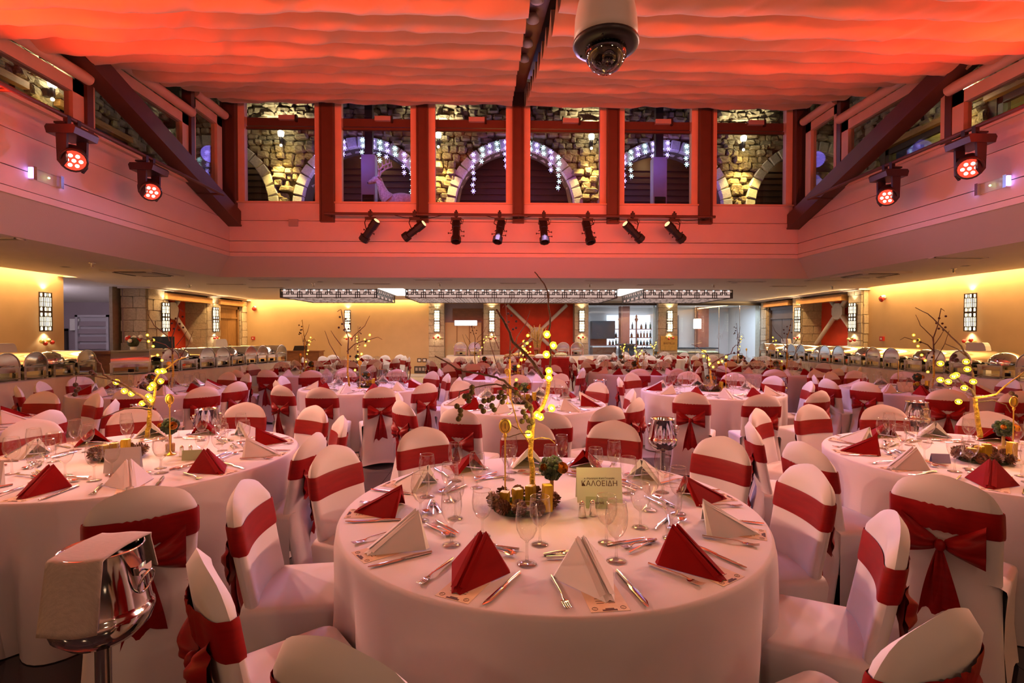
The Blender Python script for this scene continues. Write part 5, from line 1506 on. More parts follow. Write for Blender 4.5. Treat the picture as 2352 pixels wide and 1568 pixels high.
TREES={"A":{"br":[([(-0.061,0.1,0.019),(-0.07,0.1,0.135),(-0.078,0.1,0.24),(-0.07,0.1,0.334),(-0.062,0.1,0.397)],0.014,0.011),([(-0.062,0.1,0.397),(-0.022,0.1,0.438),(0.003,0.1,0.501),(0.013,0.1,0.553),(0.005,0.1,0.582),(-0.014,0.1,0.578)],0.011,0.009),([(-0.023,0.0,0.587),(-0.073,0.0,0.659),(-0.129,0.0,0.719),(-0.163,0.0,0.753),(-0.179,0.0,0.797),(-0.211,0.0,0.859),(-0.24,0.0,0.902)],0.008,0.005),([(0.013,0.18,0.575),(0.026,0.18,0.64),(0.026,0.18,0.713),(0.019,0.18,0.806),(0.025,0.18,0.842),(0.023,0.18,0.885),(0.014,0.18,0.933),(0.014,0.18,0.988),(0.003,0.18,1.018),(-0.012,0.18,1.044),(-0.025,0.18,1.061),(-0.053,0.18,1.095)],0.006,0.0025),([(-0.073,0.05,0.399),(-0.075,0.05,0.454),(-0.131,0.05,0.497),(-0.167,0.05,0.534),(-0.206,0.05,0.571),(-0.239,0.05,0.585),(-0.296,0.05,0.599),(-0.352,0.05,0.61),(-0.397,0.05,0.616),(-0.432,0.05,0.632),(-0.49,0.05,0.669),(-0.527,0.05,0.687)],0.007,0.003),([(-0.167,0.05,0.532),(-0.241,0.05,0.555),(-0.287,0.05,0.551),(-0.353,0.05,0.538),(-0.413,0.05,0.52),(-0.416,0.05,0.49)],0.004,0.002),([(-0.075,0.15,0.25),(-0.133,0.15,0.335),(-0.16,0.15,0.436),(-0.171,0.15,0.474),(-0.194,0.15,0.532)],0.004,0.002),([(-0.133,0.15,0.325),(-0.177,0.15,0.346),(-0.22,0.15,0.361)],0.003,0.0015),([(-0.075,0.08,0.286),(-0.023,0.08,0.296),(0.012,0.08,0.291),(0.039,0.08,0.268)],0.003,0.0015),([(-0.082,0.04,0.325),(-0.129,0.04,0.325),(-0.18,0.04,0.309),(-0.216,0.04,0.309)],0.003,0.0015)],"lt":[(-0.001,0.08,0.787),(0.03,0.08,0.735),(-0.003,0.08,0.692),(0.009,0.08,0.613),(0.009,0.08,0.582),(0.022,0.08,0.437),(-0.046,0.08,0.404),(-0.032,0.08,0.396),(-0.088,0.08,0.313)],"sd":[(-0.353,0.029,0.542),(-0.356,0.054,0.515),(-0.37,0.04,0.503),(-0.389,0.058,0.497),(-0.371,0.06,0.476),(-0.422,0.015,0.457),(-0.406,0.011,0.438),(-0.411,0.077,0.406),(-0.416,0.031,0.396),(-0.298,0.029,0.479),(-0.277,0.09,0.474),(-0.258,0.048,0.49),(-0.314,0.077,0.446),(-0.262,0.048,0.454),(-0.251,0.061,0.434),(-0.301,0.022,0.433),(-0.218,0.061,0.514),(-0.229,0.079,0.49),(-0.204,0.052,0.493),(-0.213,0.069,0.469),(-0.203,0.064,0.54),(-0.149,0.015,0.555),(-0.129,0.071,0.535),(-0.148,0.057,0.514),(-0.098,0.034,0.455),(-0.081,0.012,0.444),(-0.114,0.079,0.419),(-0.104,0.048,0.402),(-0.12,0.068,0.377),(-0.088,0.08,0.378),(-0.072,0.067,0.373),(-0.084,0.084,0.344)]},"B":{"br":[([(-0.021,0.07,0.106),(-0.017,0.07,0.153),(-0.005,0.07,0.23),(0.002,0.07,0.306)],0.016,0.012),([(0.002,0.07,0.306),(0.031,0.07,0.359),(0.035,0.07,0.429),(0.032,0.07,0.482),(0.068,0.07,0.535),(0.108,0.07,0.558),(0.178,0.07,0.617),(0.241,0.07,0.634)],0.01,0.003),([(0.036,0.02,0.313),(-0.003,0.02,0.371),(-0.071,0.02,0.418),(-0.138,0.02,0.464),(-0.211,0.02,0.493),(-0.256,0.02,0.522),(-0.278,0.02,0.591),(-0.317,0.02,0.637)],0.01,0.004),([(0.083,-0.05,0.306),(0.011,-0.05,0.318),(-0.078,-0.05,0.313),(-0.162,-0.05,0.279),(-0.228,-0.05,0.251)],0.006,0.002),([(-0.174,-0.03,0.498),(-0.285,-0.03,0.52),(-0.39,-0.03,0.518),(-0.396,-0.03,0.47)],0.004,0.002)],"lt":[(-0.2,0.05,0.473),(-0.149,0.05,0.414),(-0.104,0.05,0.397),(-0.036,0.05,0.333),(0.017,0.05,0.432),(0.034,0.05,0.455),(0.005,0.05,0.379),(0.021,0.05,0.356),(0.086,0.05,0.478),(0.098,0.05,0.545),(0.069,0.05,0.542)],"sd":[(-0.42,-0.001,0.461),(-0.423,0.024,0.433),(-0.423,0.01,0.423),(-0.448,0.028,0.395),(-0.343,0.03,0.539),(-0.291,-0.015,0.525)]},"C":{"br":[([(0.006,0.1,0.121),(-0.001,0.1,0.173),(-0.026,0.1,0.288),(-0.033,0.1,0.375)],0.016,0.012),([(-0.111,0.02,0.385),(-0.053,0.02,0.391),(0.027,0.02,0.408),(0.107,0.02,0.475),(0.205,0.02,0.548)],0.008,0.003),([(-0.033,0.1,0.375),(-0.058,0.1,0.427),(-0.13,0.1,0.479),(-0.177,0.1,0.525),(-0.249,0.1,0.577)],0.009,0.003),([(0.018,0.16,0.373),(0.016,0.16,0.491),(0.004,0.16,0.537),(-0.028,0.16,0.631),(-0.077,0.16,0.708),(-0.174,0.16,0.801),(-0.267,0.16,0.891),(-0.303,0.16,0.92),(-0.387,0.16,0.961)],0.008,0.002),([(-0.028,0.16,0.631),(-0.101,0.16,0.69),(-0.161,0.16,0.713),(-0.185,0.16,0.725)],0.004,0.002),([(-0.124,0.0,0.36),(-0.015,0.0,0.371),(0.071,0.0,0.343),(0.101,0.0,0.292)],0.004,0.002)],"lt":[(-0.115,0.08,0.61),(-0.106,0.08,0.561),(-0.283,0.08,0.493),(-0.23,0.08,0.481),(-0.178,0.08,0.524),(-0.196,0.08,0.515),(-0.066,0.08,0.481),(-0.124,0.08,0.441),(-0.161,0.08,0.352),(-0.284,0.08,0.598)],"sd":[(0.135,0.029,0.412),(0.184,0.054,0.389),(0.152,0.04,0.371),(-0.212,0.058,0.648),(-0.221,0.06,0.625),(-0.239,0.015,0.622)]},"D":{"br":[([(0.235,0.0,0.017),(0.257,0.0,0.213),(0.253,0.0,0.488)],0.016,0.012),([(0.252,0.0,0.49),(0.243,0.0,0.727),(0.297,0.0,0.889),(0.345,0.0,1.138),(0.396,0.0,1.1)],0.01,0.003),([(0.199,-0.05,0.678),(0.18,-0.05,0.74),(0.013,-0.05,0.9),(-0.059,-0.05,1.048)],0.008,0.003),([(0.265,0.0,0.527),(0.161,0.0,0.627),(0.033,0.0,0.677),(-0.056,0.0,0.696),(-0.171,0.0,0.733),(-0.234,0.0,0.696)],0.008,0.003),([(0.332,0.1,0.612),(0.427,0.1,0.739),(0.477,0.1,0.827)],0.006,0.003),([(0.343,0.1,0.36),(0.497,0.1,0.639),(0.558,0.1,0.825)],0.006,0.003)],"lt":[(-0.057,-0.02,0.765),(-0.044,-0.02,0.679),(0.013,-0.02,0.697),(0.008,-0.02,0.61),(0.061,-0.02,0.486),(0.113,-0.02,0.411),(0.153,-0.02,0.25)],"sd":[(0.221,-0.071,0.931),(0.28,-0.046,0.999),(0.362,-0.06,1.026),(0.33,-0.042,0.925),(0.376,-0.04,0.873),(0.242,-0.085,0.854),(0.305,-0.089,0.838),(0.001,-0.023,0.696),(-0.0,-0.069,0.666),(0.114,-0.071,0.518),(0.218,-0.01,0.453)]}}
# chairs that stand turned away from their table's centre
FACE = {(1.01, 1.12): (0.52, 2.3)}
for k, L in CH.items():
    tx, ty = TAB[k]
    names = {}
    for x, y in L:
        h = clock(x - tx, y - ty)
        names.setdefault(h, []).append((x, y))
    for h, P in names.items():
        P.sort()
        for i, (x, y) in enumerate(P):
            extra = '' if len(P) == 1 else (', left one' if i == 0 else ', right one')
            fx, fy = FACE.get((x, y), (tx, ty))
            chair(x, y, fx, fy, 'white chair with red sash, %s o\'clock of %s%s' % (h, TP[k], extra))

# ------------------------------------------------------------------ tableware meshes
GL = MB().lathe([(.034, 0.0000), (.034, 0.0023), (.018, 0.0057), (.006, 0.0115), (.0045, 0.0345), (.0045, 0.0713), (.008, 0.0805), (.024, 0.0943), (.036, 0.1196), (.0395, 0.1472), (.038, 0.1725), (.0335, 0.2035), (.0340, 0.2053), (.0328, 0.2070), (.0322, 0.2047)], 24).mesh('wine_glass', 'glassware')
GS = MB().lathe([(.032, 0.0000), (.032, 0.0024), (.016, 0.0059), (.006, 0.0118), (.0045, 0.0354), (.0045, 0.0590), (.008, 0.0673), (.026, 0.0826), (.038, 0.1109), (.0405, 0.1357), (.038, 0.1652), (.036, 0.1782), (.0365, 0.1799), (.0353, 0.1817), (.0347, 0.1794)], 24).mesh('wine_glass', 'glassware')
GFAR = MB().lathe([(.034, 0), (.006, .008), (.0045, .062), (.024, .082), (.039, .128), (.0335, .178)], 8).mesh('wine_glass', 'glassware')
for _me in (GL, GS):
    _me.materials.append(M['glass_thick'])
    zt_ = max(v.co.z for v in _me.vertices)
    for p in _me.polygons:
        if p.center.z > zt_ - .0035 or p.center.z < .007 or .066 < p.center.z < .084:
            p.material_index = 1
def napkin_mesh(m):
    q = MB()
    A1, A2 = (-.010, .075, .118), (.010, .075, .118)
    Am = (0, .070, .106)
    F1, F2, Fm = (-.014, -.135, .0), (.014, -.135, .0), (0, -.130, .004)
    L, Rr = (-.108, .050, .001), (.108, .050, .001)
    Lb, Rb = (-.098, .070, .001), (.098, .070, .001)
    def mid(a, b, t, up=0.0):
        return tuple(a[i] + (b[i] - a[i]) * t + (up if i == 2 else 0) for i in range(3))
    for A, F, S, Sb in ((A1, F1, L, Lb), (A2, F2, Rr, Rb)):
        c = mid(mid(A, F, .5), S, .4, .010)
        q.add([A, F, S, c], [(0, 1, 3), (1, 2, 3), (2, 0, 3)], True)
        q.add([A, S, Sb, mid(Am, (0, .09, .02), .3)], [(0, 1, 2), (0, 2, 3)])
    q.add([A1, Am, A2, F1, Fm, F2], [(0, 1, 4, 3), (1, 2, 5, 4)])
    g = (0, .066, .098)
    q.add([(-.020, .074, .110), (-.026, -.118, .010), (-.006, -.118, .016), (-.002, .074, .112)], [(0, 1, 2, 3)])
    q.add([(.020, .074, .110), (.026, -.118, .010), (.006, -.118, .016), (.002, .074, .112)], [(0, 1, 2, 3)])
    return q.mesh('napkin', m)
NR, NW = napkin_mesh('napkin_red'), napkin_mesh('napkin_white')
KN = MB().grid(lambda u, v: ((v - .5) * (.012 if u < .5 else .019 * (1 - max(0, u - .9) * 8)) + .003 * (u > .9) * u, -.115 + .23 * u, .004 + .003 * math.sin(v * PI)), 14, 4).tube([(0, -.115, .004), (0, -.05, .005), (0, .0, .005)], [.005, .0065, .004], 8).mesh('knife', 'silver')
KNS = KN.copy()
for _v in KNS.vertices:
    _v.co.x *= .8
    _v.co.y *= .75
def fork_mesh(L):
    m = MB().tube([(0, -L / 2, .006), (0, -L * .2, .007), (0, L * .12, .010), (0, L * .22, .006)], [.0055, .005, .0028, .004], 8)
    m.grid(lambda u, v: ((v - .5) * (.008 + .016 * min(1, u * 2)), L * .20 + L * .11 * u, .005 - .002 * math.sin(u * 3) + .003 * abs(v - .5)), 4, 4)
    for k in range(4):
        x = -.0095 + k * .0063
        m.tube([(x, L * .30, .0045), (x, L * .40, .0045), (x, L * .5, .009)], [.0018, .0016, .0009], 5)
    return m.mesh('fork', 'silver')
FK, FKS = fork_mesh(.20), fork_mesh(.165)
def spoon_mesh(L):
    m = MB().tube([(0, -L / 2, .006), (0, -L * .2, .007), (0, L * .15, .009), (0, L * .25, .006)], [.0052, .0045, .0025, .003], 8)
    m.grid(lambda u, v: ((v - .5) * .036 * math.sin(PI * min(.999, max(.03, u))) ** .6, L * .22 + L * .28 * u, .010 - .008 * math.sin(PI * u) * (1 - (2 * v - 1) ** 2)), 8, 6)
    return m.mesh('spoon', 'silver')
SPN = spoon_mesh(.17)
MENU = MB().span((-.058, -.105, .0004), (.058, .105, .0012)).mesh('menu_card', 'menu')
MM = MB()
for z in (-.02, -.035, -.05, -.062):
    MM.span((-.030, z, .0012), (-.008, z + .002, .0015)).span((.006, z, .0012), (.026, z + .002, .0015))
for x in (-.042, .042):
    MM.tube([(x + .008 * math.cos(q * PI / 6), -.088 + .008 * math.sin(q * PI / 6), .0014) for q in range(12)], .0008, 4, closed=True)
    MM.span((x - .004, -.0885, .0012), (x + .004, -.0875, .0015))
MM.span((-.022, -.102, .0012), (.022, -.094, .0014)).span((-.012, -.094, .0012), (.014, -.088, .0014))
MPRINT = MM.mesh('print', 'ink')

glass_all, far_glass = [], MB()
def seat_pos(k, a, r, tang=0.0):
    x, y = TAB[k]
    return (x + r * math.cos(a) - tang * math.sin(a), y + r * math.sin(a) + tang * math.cos(a))
PHASE = {}
for k in TAB:
    L = CH.get(k, [])
    tx, ty = TAB[k]
    A = [math.atan2(y - ty, x - tx) for x, y in L]
    PHASE[k] = max((R(p) for p in range(0, 30, 2)), key=lambda p: sum(math.cos(12 * (a - p)) for a in A))
PHASE['T1'] = R(5)
order = sorted(TAB, key=lambda k: TAB[k][1])
near = order[:9]
rank = 0
for k in order:
    tx, ty = TAB[k]
    rr = random.Random(hash(k) % 1 + int(tx * 100) + int(ty * 10))
    for i in range(12):
        a = PHASE[k] + i * PI / 6
        # white in front of the viewer at the front table, then alternating
        j = (i + (1 if k == 'T1' else 0)) % 2
        red = (j == 1) if k != 'T1' else ((i % 2) == 0)
        hr = HOUR[int(round(((90 - math.degrees(a)) % 360) / 30)) % 12]
        jr = rr.uniform(-.05, .05)
        out = a + PI / 2          # local -y points outwards to the diner
        px, py = seat_pos(k, a, .735 + rr.uniform(-.015, .015))
        nrot = out + rr.uniform(-.22, .22)
        o = obj('napkin', NR if red else NW, None, (px, py, ZT + .0016), nrot)
        tag(o, '%s folded pyramid napkin at %s o\'clock of %s' % ('dark red' if red else 'white', hr, TP[k]), 'napkin', 'folded napkins')
        if k in near[:6]:
            mx, my = seat_pos(k, a, .795, .012)
            t = obj('menu_card', MENU, None, (mx, my, ZT), out + jr)
            tag(t, 'beige printed menu under the napkin at %s o\'clock of %s' % (hr, TP[k]), 'menu', 'menu cards')
            obj('print', MPRINT, t)
        if k in near:
            for me, nm, tg, rad, ang, lab in ((KN, 'knife', .125, .775, 0, 'steel dinner knife'), (FK, 'fork', -.120, .775, 0, 'steel dinner fork'),
                                              (SPN, 'spoon', -.02, .560, PI / 2, 'steel dessert spoon'), (FKS, 'fork', -.01, .530, -PI / 2, 'small steel dessert fork'), (KNS, 'knife', -.03, .500, PI / 2, 'small steel dessert knife')):
                cx, cy = seat_pos(k, a, rad + rr.uniform(-.012, .012), tg + rr.uniform(-.012, .012))
                o = obj(nm, me, None, (cx, cy, ZT + .001), out + PI + ang + rr.uniform(-.12, .12) * (2 if ang else 1))
                tag(o, '%s at %s o\'clock of %s' % (lab, hr, TP[k]), nm, 'cutlery on the tables')
        for g, (da, rad) in enumerate(((.225, .590), (.285, .455))):
            gx, gy = seat_pos(k, a + da + rr.uniform(-.03, .03), rad + rr.uniform(-.02, .02))
            rank += 1
            if rank <= 296:
                o = obj('wine_glass', GL if g == 0 else GS, None, (gx, gy, ZT + .001))
                tag(o, 'empty clear %s glass, %s o\'clock of %s' % ('tall wine' if g == 0 else 'short stemmed', hr, TP[k]), 'glass', 'stemmed glasses')
            else:
                far_glass.add([Vector(v.co) + Vector((gx, gy, ZT + .001)) for v in GFAR.vertices], [tuple(p.vertices) for p in GFAR.polygons], True)
o = far_glass.build('far_wine_glasses', 'glassware')
tag(o, 'rows of empty stemmed glasses on the farthest tables', 'glass', None, 'stuff')

# ------------------------------------------------------------------ centrepieces
BALL = MB().sphere((0, 0, 0), .0095, 8, 6).mesh('bulb', 'glow_ball_core')
def wick(r):
    m = MB()
    q = random.Random(4)
    for k in range(9):
        ax = Vector((q.uniform(-1, 1), q.uniform(-1, 1), q.uniform(-1, 1))).normalized()
        s = ax.orthogonal().normalized()
        t = ax.cross(s)
        m.tube([s * r * math.cos(j * PI / 6) + t * r * math.sin(j * PI / 6) for j in range(12)], .0013, 4, closed=True)
    return m.mesh('wicker_ball', 'glow_ball')
WB_ = wick(.018)
SEED = MB().sphere((0, 0, 0), .0135, 9, 7).mesh('seed_ball', 'seed')
SEEDD = MB().sphere((0, 0, 0), .0150, 9, 7).mesh('seed_ball', 'seed_dark')
def tree(v, k, rz, gold, label, detail=True):
    D = TREES[v]
    x, y = TAB[k]
    sc = 1.0 if detail else 0.92
    t = thing('branch_centrepiece', label, 'centrepiece', (x, y, ZT), rz, 'branch centrepieces')
    t.scale = (sc,) * 3
    key = v + ('g' if gold else 'd')
    if key not in TREEM:
        L = []
        for q, (P, r0, r1) in enumerate(D['br']):
            P2 = [Vector(p) for p in P]
            pts = []
            for a, b in zip(P2[:-1], P2[1:]):
                n = 3
                for j in range(n):
                    pts.append(a.lerp(b, j / n) + Vector((rnd.uniform(-1, 1), rnd.uniform(-1, 1), rnd.uniform(-1, 1))) * r0 * .25)
            pts.append(P2[-1])
            L.append(MB().tube(pts, [r0, r1], 7).mesh('trunk' if q == 0 else 'branch', 'gold_bark' if (gold and (q < 2 or q in (6, 8))) or q == 0 else 'twig'))
        TREEM[key] = L
    if y < 6:
        light('fairy_light_glow', 'POINT', (x, y, 1.16), 4.5, (1.0, 0.66, 0.20), radius=0.14)
    for q, me in enumerate(TREEM[key]):
        obj('trunk' if q == 0 else 'branch', me, t)
    for p in D['lt']:
        b = obj('wicker_ball', WB_, t, p)
        obj('bulb', BALL, b)
    for j, p in enumerate(D['sd']):
        obj('seed_ball', SEED if v == 'A' and gold else SEEDD, t, p)
    return t
TREEM = {}
TV = {'T1': ('A', 0, True), 'T2': ('B', 0, True), 'T3': ('C', 0, True), 'T9': ('D', 0, False), 'T4': ('D', 2.2, False), 'T5': ('D', 3.4, False), 'T6': ('B', 2.6, False), 'T7': ('D', 0.9, False), 'T8': ('B', 1.6, False),
      'L3': ('D', 4.6, True), 'C3': ('C', 3.6, False), 'R3': ('B', 3.9, False), 'RR3': ('D', 5.2, True), 'L4': ('D', 1.7, True), 'C4': ('D', 2.9, False), 'R4': ('B', 4.9, False), 'RR4': ('D', 3.9, False), 'R5': ('B', 0.6, False)}
for k, (v, rz, g) in TV.items():
    tree(v, k, rz, g, 'gold sprayed branch with lit wicker balls standing on ' + TP[k], TAB[k][1] < 8)
def cone_mesh():
    m = MB()
    for q in range(64):
        t = q / 64
        z = -.028 + .056 * t
        rr = .026 * math.sin(PI * (0.12 + .80 * (1 - t))) ** .8
        a = q * 2.39996
        c = Vector((math.cos(a), math.sin(a), 0))
        s = Vector((-math.sin(a), math.cos(a), 0))
        b = c * rr * .35 + Vector((0, 0, z - .004))
        e = c * rr + Vector((0, 0, z + .006))
        m.add([b - s * .003, b + s * .003, e + s * .0065, e + c * .002 + Vector((0, 0, .003)), e - s * .0065], [(0, 1, 2, 3, 4)])
    m.sphere((0, 0, 0), .016, 8, 6, (1, 1, 1.7))
    return m.mesh('pine_cone', 'cone')
CONE = cone_mesh()
GBLK = {h: MB().lathe([(.026, 0), (.0275, .004), (.0265, h * .5), (.0275, h - .004), (.026, h), (.001, h + .002)], 4, smooth=False).mesh('gold_block', 'gold_paper') for h in (.065, .075, .085, .115)}
TOPB = MB()
q = random.Random(2)
for _ in range(70):
    d = Vector((q.gauss(0, 1), q.gauss(0, 1), q.gauss(0, 1))).normalized()
    TOPB.sphere(d * .046, q.uniform(.010, .017), 6, 5)
TOPB.sphere((0, 0, 0), .045, 10, 8)
TOPB = TOPB.mesh('foliage_ball', 'leaf')
rs = MB()
for q in range(5):
    rs.lathe([(.004 + q * .0035, .0), (.010 + q * .0042, .008 + .002 * (4 - q)), (.009 + q * .0045, .018 + .003 * (4 - q))], 9)
ROSE = rs.mesh('rose', 'rose')
TPOT = MB().lathe([(.020, 0), (.026, .002), (.028, .05), (.026, .056), (.009, .056), (.009, .135)], 14).mesh('pot', 'cork')
DISC = MB().lathe([(.001, -.003), (.030, -.003), (.033, 0), (.030, .003), (.001, .003)], 24, mtx=Matrix.Rotation(PI / 2, 3, 'X') @ Matrix.Diagonal(Vector((.88, 1.1, 1)))).mesh('number_disc', 'gold')
RING = MB().tube([(.023 * math.cos(j * PI / 12) * .88, -.0045, .028 * math.sin(j * PI / 12)) for j in range(24)], .0012, 5, closed=True).mesh('wreath_ring', 'ink')
ROD = MB().tube([(0, 0, 0.004), (0, 0, .32)], .0035, 8).mesh('rod', 'gold')
BASE = MB().lathe([(.035, 0), (.034, .005), (.012, .010), (.006, .022), (.0035, .026)], 20).mesh('base', 'gold')
FIN = MB().lathe([(.004, .305), (.009, .318), (.004, .332), (.006, .338)], 10).mesh('finial', 'gold')
SHB = MB().lathe([(.017, 0), (.018, .003), (.011, .045), (.0115, .05)], 16).mesh('shaker_body', 'silver')
SHC = MB().lathe([(.0118, .048), (.0118, .053), (.010, .062), (.004, .068), (.001, .069)], 16).mesh('shaker_cap', 'chrome')
def tent(w, h, m, label, loc, rz, grp='name cards'):
    t = thing('tent_card', label, 'card', loc, rz, grp)
    a = h * .30
    MB().add([(-w / 2, -a, 0), (w / 2, -a, 0), (w / 2, 0, h), (-w / 2, 0, h), (-w / 2, a, 0), (w / 2, a, 0)], [(0, 1, 2, 3), (3, 2, 5, 4)]).build('folded_sheet', m, t)
    return t
def at(k, dx, dy, z=ZT):
    return (TAB[k][0] + dx, TAB[k][1] + dy, z + .001)
def centre(k, rz, wreath=True, topiary=(.015, .0), sign=(-.20, .02), shakers=(.13, -.15), blocks=True, shrz=None):
    def off(d):
        return (d[0] * math.cos(rz) - d[1] * math.sin(rz), d[0] * math.sin(rz) + d[1] * math.cos(rz))
    d = off((-.12, -.05)) if rz == 0 else off((0, -.03))
    if wreath:
        t = thing('pine_cone_wreath', 'wreath of brown pine cones around the branch on ' + TP[k], 'wreath', at(k, *d), 0, 'pine cone wreaths')
        for j in range(11):
            a = j * 2 * PI / 11
            obj('pine_cone', CONE, t, (.128 * math.cos(a), .105 * math.sin(a), .036), rot=(.9 + .5 * math.sin(j * 3), .5 * math.cos(j * 5), a + PI / 2), scale=(1.25, 1.25, 1.25))
        MB().tube([(.125 * math.cos(j * PI / 12), .10 * math.sin(j * PI / 12), .012) for j in range(24)], .014, 8, closed=True).build('ring', 'leaf', t)
    if blocks:
        for j, (bx, by, h, tl) in enumerate(((-.085, -.01, .065, .05), (-.025, .0, .075, 0), (.035, .01, .085, .04), (.100, -.075, .115, -.03))):
            o = obj('gold_block', GBLK[h], None, at(k, d[0] + bx, d[1] + by, ZT + .018 if wreath else ZT), rot=(0, tl, .5 + j * .7))
            tag(o, 'gold candle block in the wreath on %s, %s from left' % (TP[k], ORD[j]), 'gold block', 'gold candle blocks')
    e = off(topiary)
    t = thing('topiary', 'small dark topiary ball with an orange rose on ' + TP[k], 'topiary', at(k, *e), 0, 'rose topiaries')
    obj('pot', TPOT, t)
    b = obj('foliage_ball', TOPB, t, (0, 0, .172))
    obj('rose', ROSE, b, (.040, -.030, .005), rot=(1.0, .6, 0))
    obj('rose', ROSE, b, (-.040, -.034, .012), rot=(1.2, -.6, 0), scale=(.6, .6, .6))
    e = off(sign)
    t = thing('table_number', 'gold oval table number on a thin rod, ' + TP[k], 'table number', at(k, *e), rz * .2, 'table number stands')
    for nm, me in (('base', BASE), ('rod', ROD), ('finial', FIN)):
        obj(nm, me, t)
    dd = obj('number_disc', DISC, t, (0, 0, .362))
    obj('wreath_ring', RING, dd)
    if k == 'T1':
        text('1', .036, 'ink', dd, (0, -.0042, 0), name='numeral')
    if shakers:
        for j in range(2):
            e = off((shakers[0] + j * .048, shakers[1] + j * .012))
            t = thing('shaker', 'silver %s shaker, %s, on %s' % (['salt', 'pepper'][j], ['left of the pair', 'right of the pair'][j], TP[k]), 'shaker', at(k, *e), 0, 'salt and pepper shakers')
            obj('shaker_body', SHB, t)
            obj('shaker_cap', SHC, t)
centre('T1', 0)
centre('T2', 0, topiary=(.11, .10), sign=(.16, .02), shakers=(.26, -.02))
centre('T3', 0, topiary=(.18, .12), sign=(.10, -.02), shakers=(-.18, -.05))
for i, k in enumerate(('T4', 'T5', 'T6', 'T7', 'T8', 'T9')):
    centre(k, .5 + i, shakers=(.16, -.12))
for i, k in enumerate(('L3', 'C3', 'R3', 'RR3', 'L4', 'C4', 'R4', 'RR4', 'R5')):
    centre(k, .9 + i * 1.3, shakers=None, blocks=(i < 4))
# standing name card with print on the front table
t = thing('name_card', 'pale green standing name card with dark lettering on the front centre table', 'card', (.475, 2.385, ZT + .001), R(-2))
MB().add([(-.106, -.040, 0), (.106, -.040, 0), (.106, 0, .155), (-.106, 0, .155), (-.106, .040, 0), (.106, .040, 0), (-.106, -.038, 0), (.106, -.038, 0)], [(0, 1, 2, 3), (3, 2, 5, 4)]).build('folded_sheet', 'card', t)
tl = math.atan2(.155, .040)
text('ΚΑΛΟΕΙΔΗ', .034, 'ink', t, (0, -.0185, .083), rot=(tl, 0, 0))
text('κ. Δήμαρχος & κα Γεωργία', .0115, 'ink', t, (0, -.0135, .107), rot=(tl, 0, 0), ext=.0002)
t = tent(.098, .050, 'card_green', 'small green place card with a dark edge on the front centre table', (.445, 2.28, ZT + .001), R(-6))
text('Reservé', .020, 'ink', t, (0, -.0085, .026), rot=(math.atan2(.05, .015), 0, 0))
tent(.17, .13, 'card_white', 'white standing tent card on the front left table', (-2.17, 2.98, ZT + .001), R(22))
tent(.10, .055, 'card_lilac', 'small lilac tent card on the front right table', (2.70, 3.02, ZT + .001), R(-12))
tent(.19, .13, 'card_white', 'white standing card with print on the second row right table', (5.50, 6.72, ZT + .001), R(-10))
tent(.11, .06, 'card_green', 'small green tent card on the front left table', (-1.92, 3.22, ZT + .001), R(15))

# ------------------------------------------------------------------ wine coolers on stands
def cooler(x, y, zr, label, cloth, rz=0.0, s=1.0):
    t = thing('wine_cooler', label, 'wine cooler', (x, y, 0), rz, 'wine coolers on stands')
    z0 = zr - .29 * s
    MB().lathe([(.12, 0), (.12, .012), (.03, .03), (.022, .05), (.022, z0 - .01), (.03, z0)], 24).build('stand', 'steel_satin', t)
    b = MB().lathe([(.03, 0), (.09 * s, .012), (.128 * s, .05), (.138 * s, .085), (.136 * s, .10), (.130 * s, .105), (.128 * s, .12), (.108 * s, .29 * s), (.113 * s, .293 * s), (.110 * s, .297 * s), (.104 * s, .288 * s), (.118 * s, .14), (.10 * s, .08), (.001, .07)], 40, (0, 0, z0))
    bo = b.build('bucket', 'chrome', t)
    for q in (-1, 1):
        MB().box((q * .122 * s, 0, z0 + .225 * s), (.018, .06, .022)).build('handle_lug', 'chrome', bo)
        MB().tube([(q * (.134 * s + .010 * math.sin(j * PI / 8)), .034 * math.cos(j * PI / 8), z0 + .185 * s + .034 * math.sin(j * PI / 8)) for j in range(16)], .0035, 6, closed=True).build('ring_handle', 'chrome', bo)
    if cloth:
        c = tag(obj('service_napkin', None, None, (x, y, 0), rz), 'beige linen service napkin draped over the front wine cooler', 'napkin')
        def fn(u, v):
            w = (u - .5) * .155
            tt = (v - .5) * 2
            if abs(tt) < .40:
                yy = tt / .40 * .112
                zz = zr + .008 + .006 * math.cos(tt * 4)
            else:
                e = (abs(tt) - .40) / .60
                yy = math.copysign(.116 + .034 * e, tt)
                zz = zr + .004 - e * (.20 if tt < 0 else .12)
            return (w * (1 + .08 * abs(tt)), yy * (1 if abs(tt) < .4 else math.sqrt(max(.2, 1 - (w / .2) ** 2))) * 1.02, zz + .002 * math.sin(u * 7 + v * 5))
        o = MB().grid(fn, 12, 40).build('cloth', 'linen', c)
        o.modifiers.new('thick', 'SOLIDIFY').thickness = .004
    return t
cooler(-1.25, 1.62, .865, 'polished steel wine cooler with a beige napkin in the left foreground', True, R(2), 1.0)
for x, y, lab in ((1.42, 4.34, 'steel wine cooler on a stand behind the front centre table'), (4.50, 5.33, 'steel wine cooler behind the front right table'), (4.70, 8.35, 'steel wine cooler beside the table right of centre'),
                  (1.60, 7.95, 'steel wine cooler near the third row centre table'), (-2.85, 5.02, 'steel wine cooler behind the front left table'), (-3.72, 5.38, 'steel wine cooler near the second row left table'),
                  (-1.68, 12.5, 'steel wine cooler on a tall stand before the cream back wall'), (-2.35, 10.35, 'steel wine cooler beside the third row left table')):
    cooler(x, y, .80, lab, False, rnd.uniform(0, 3), .92)

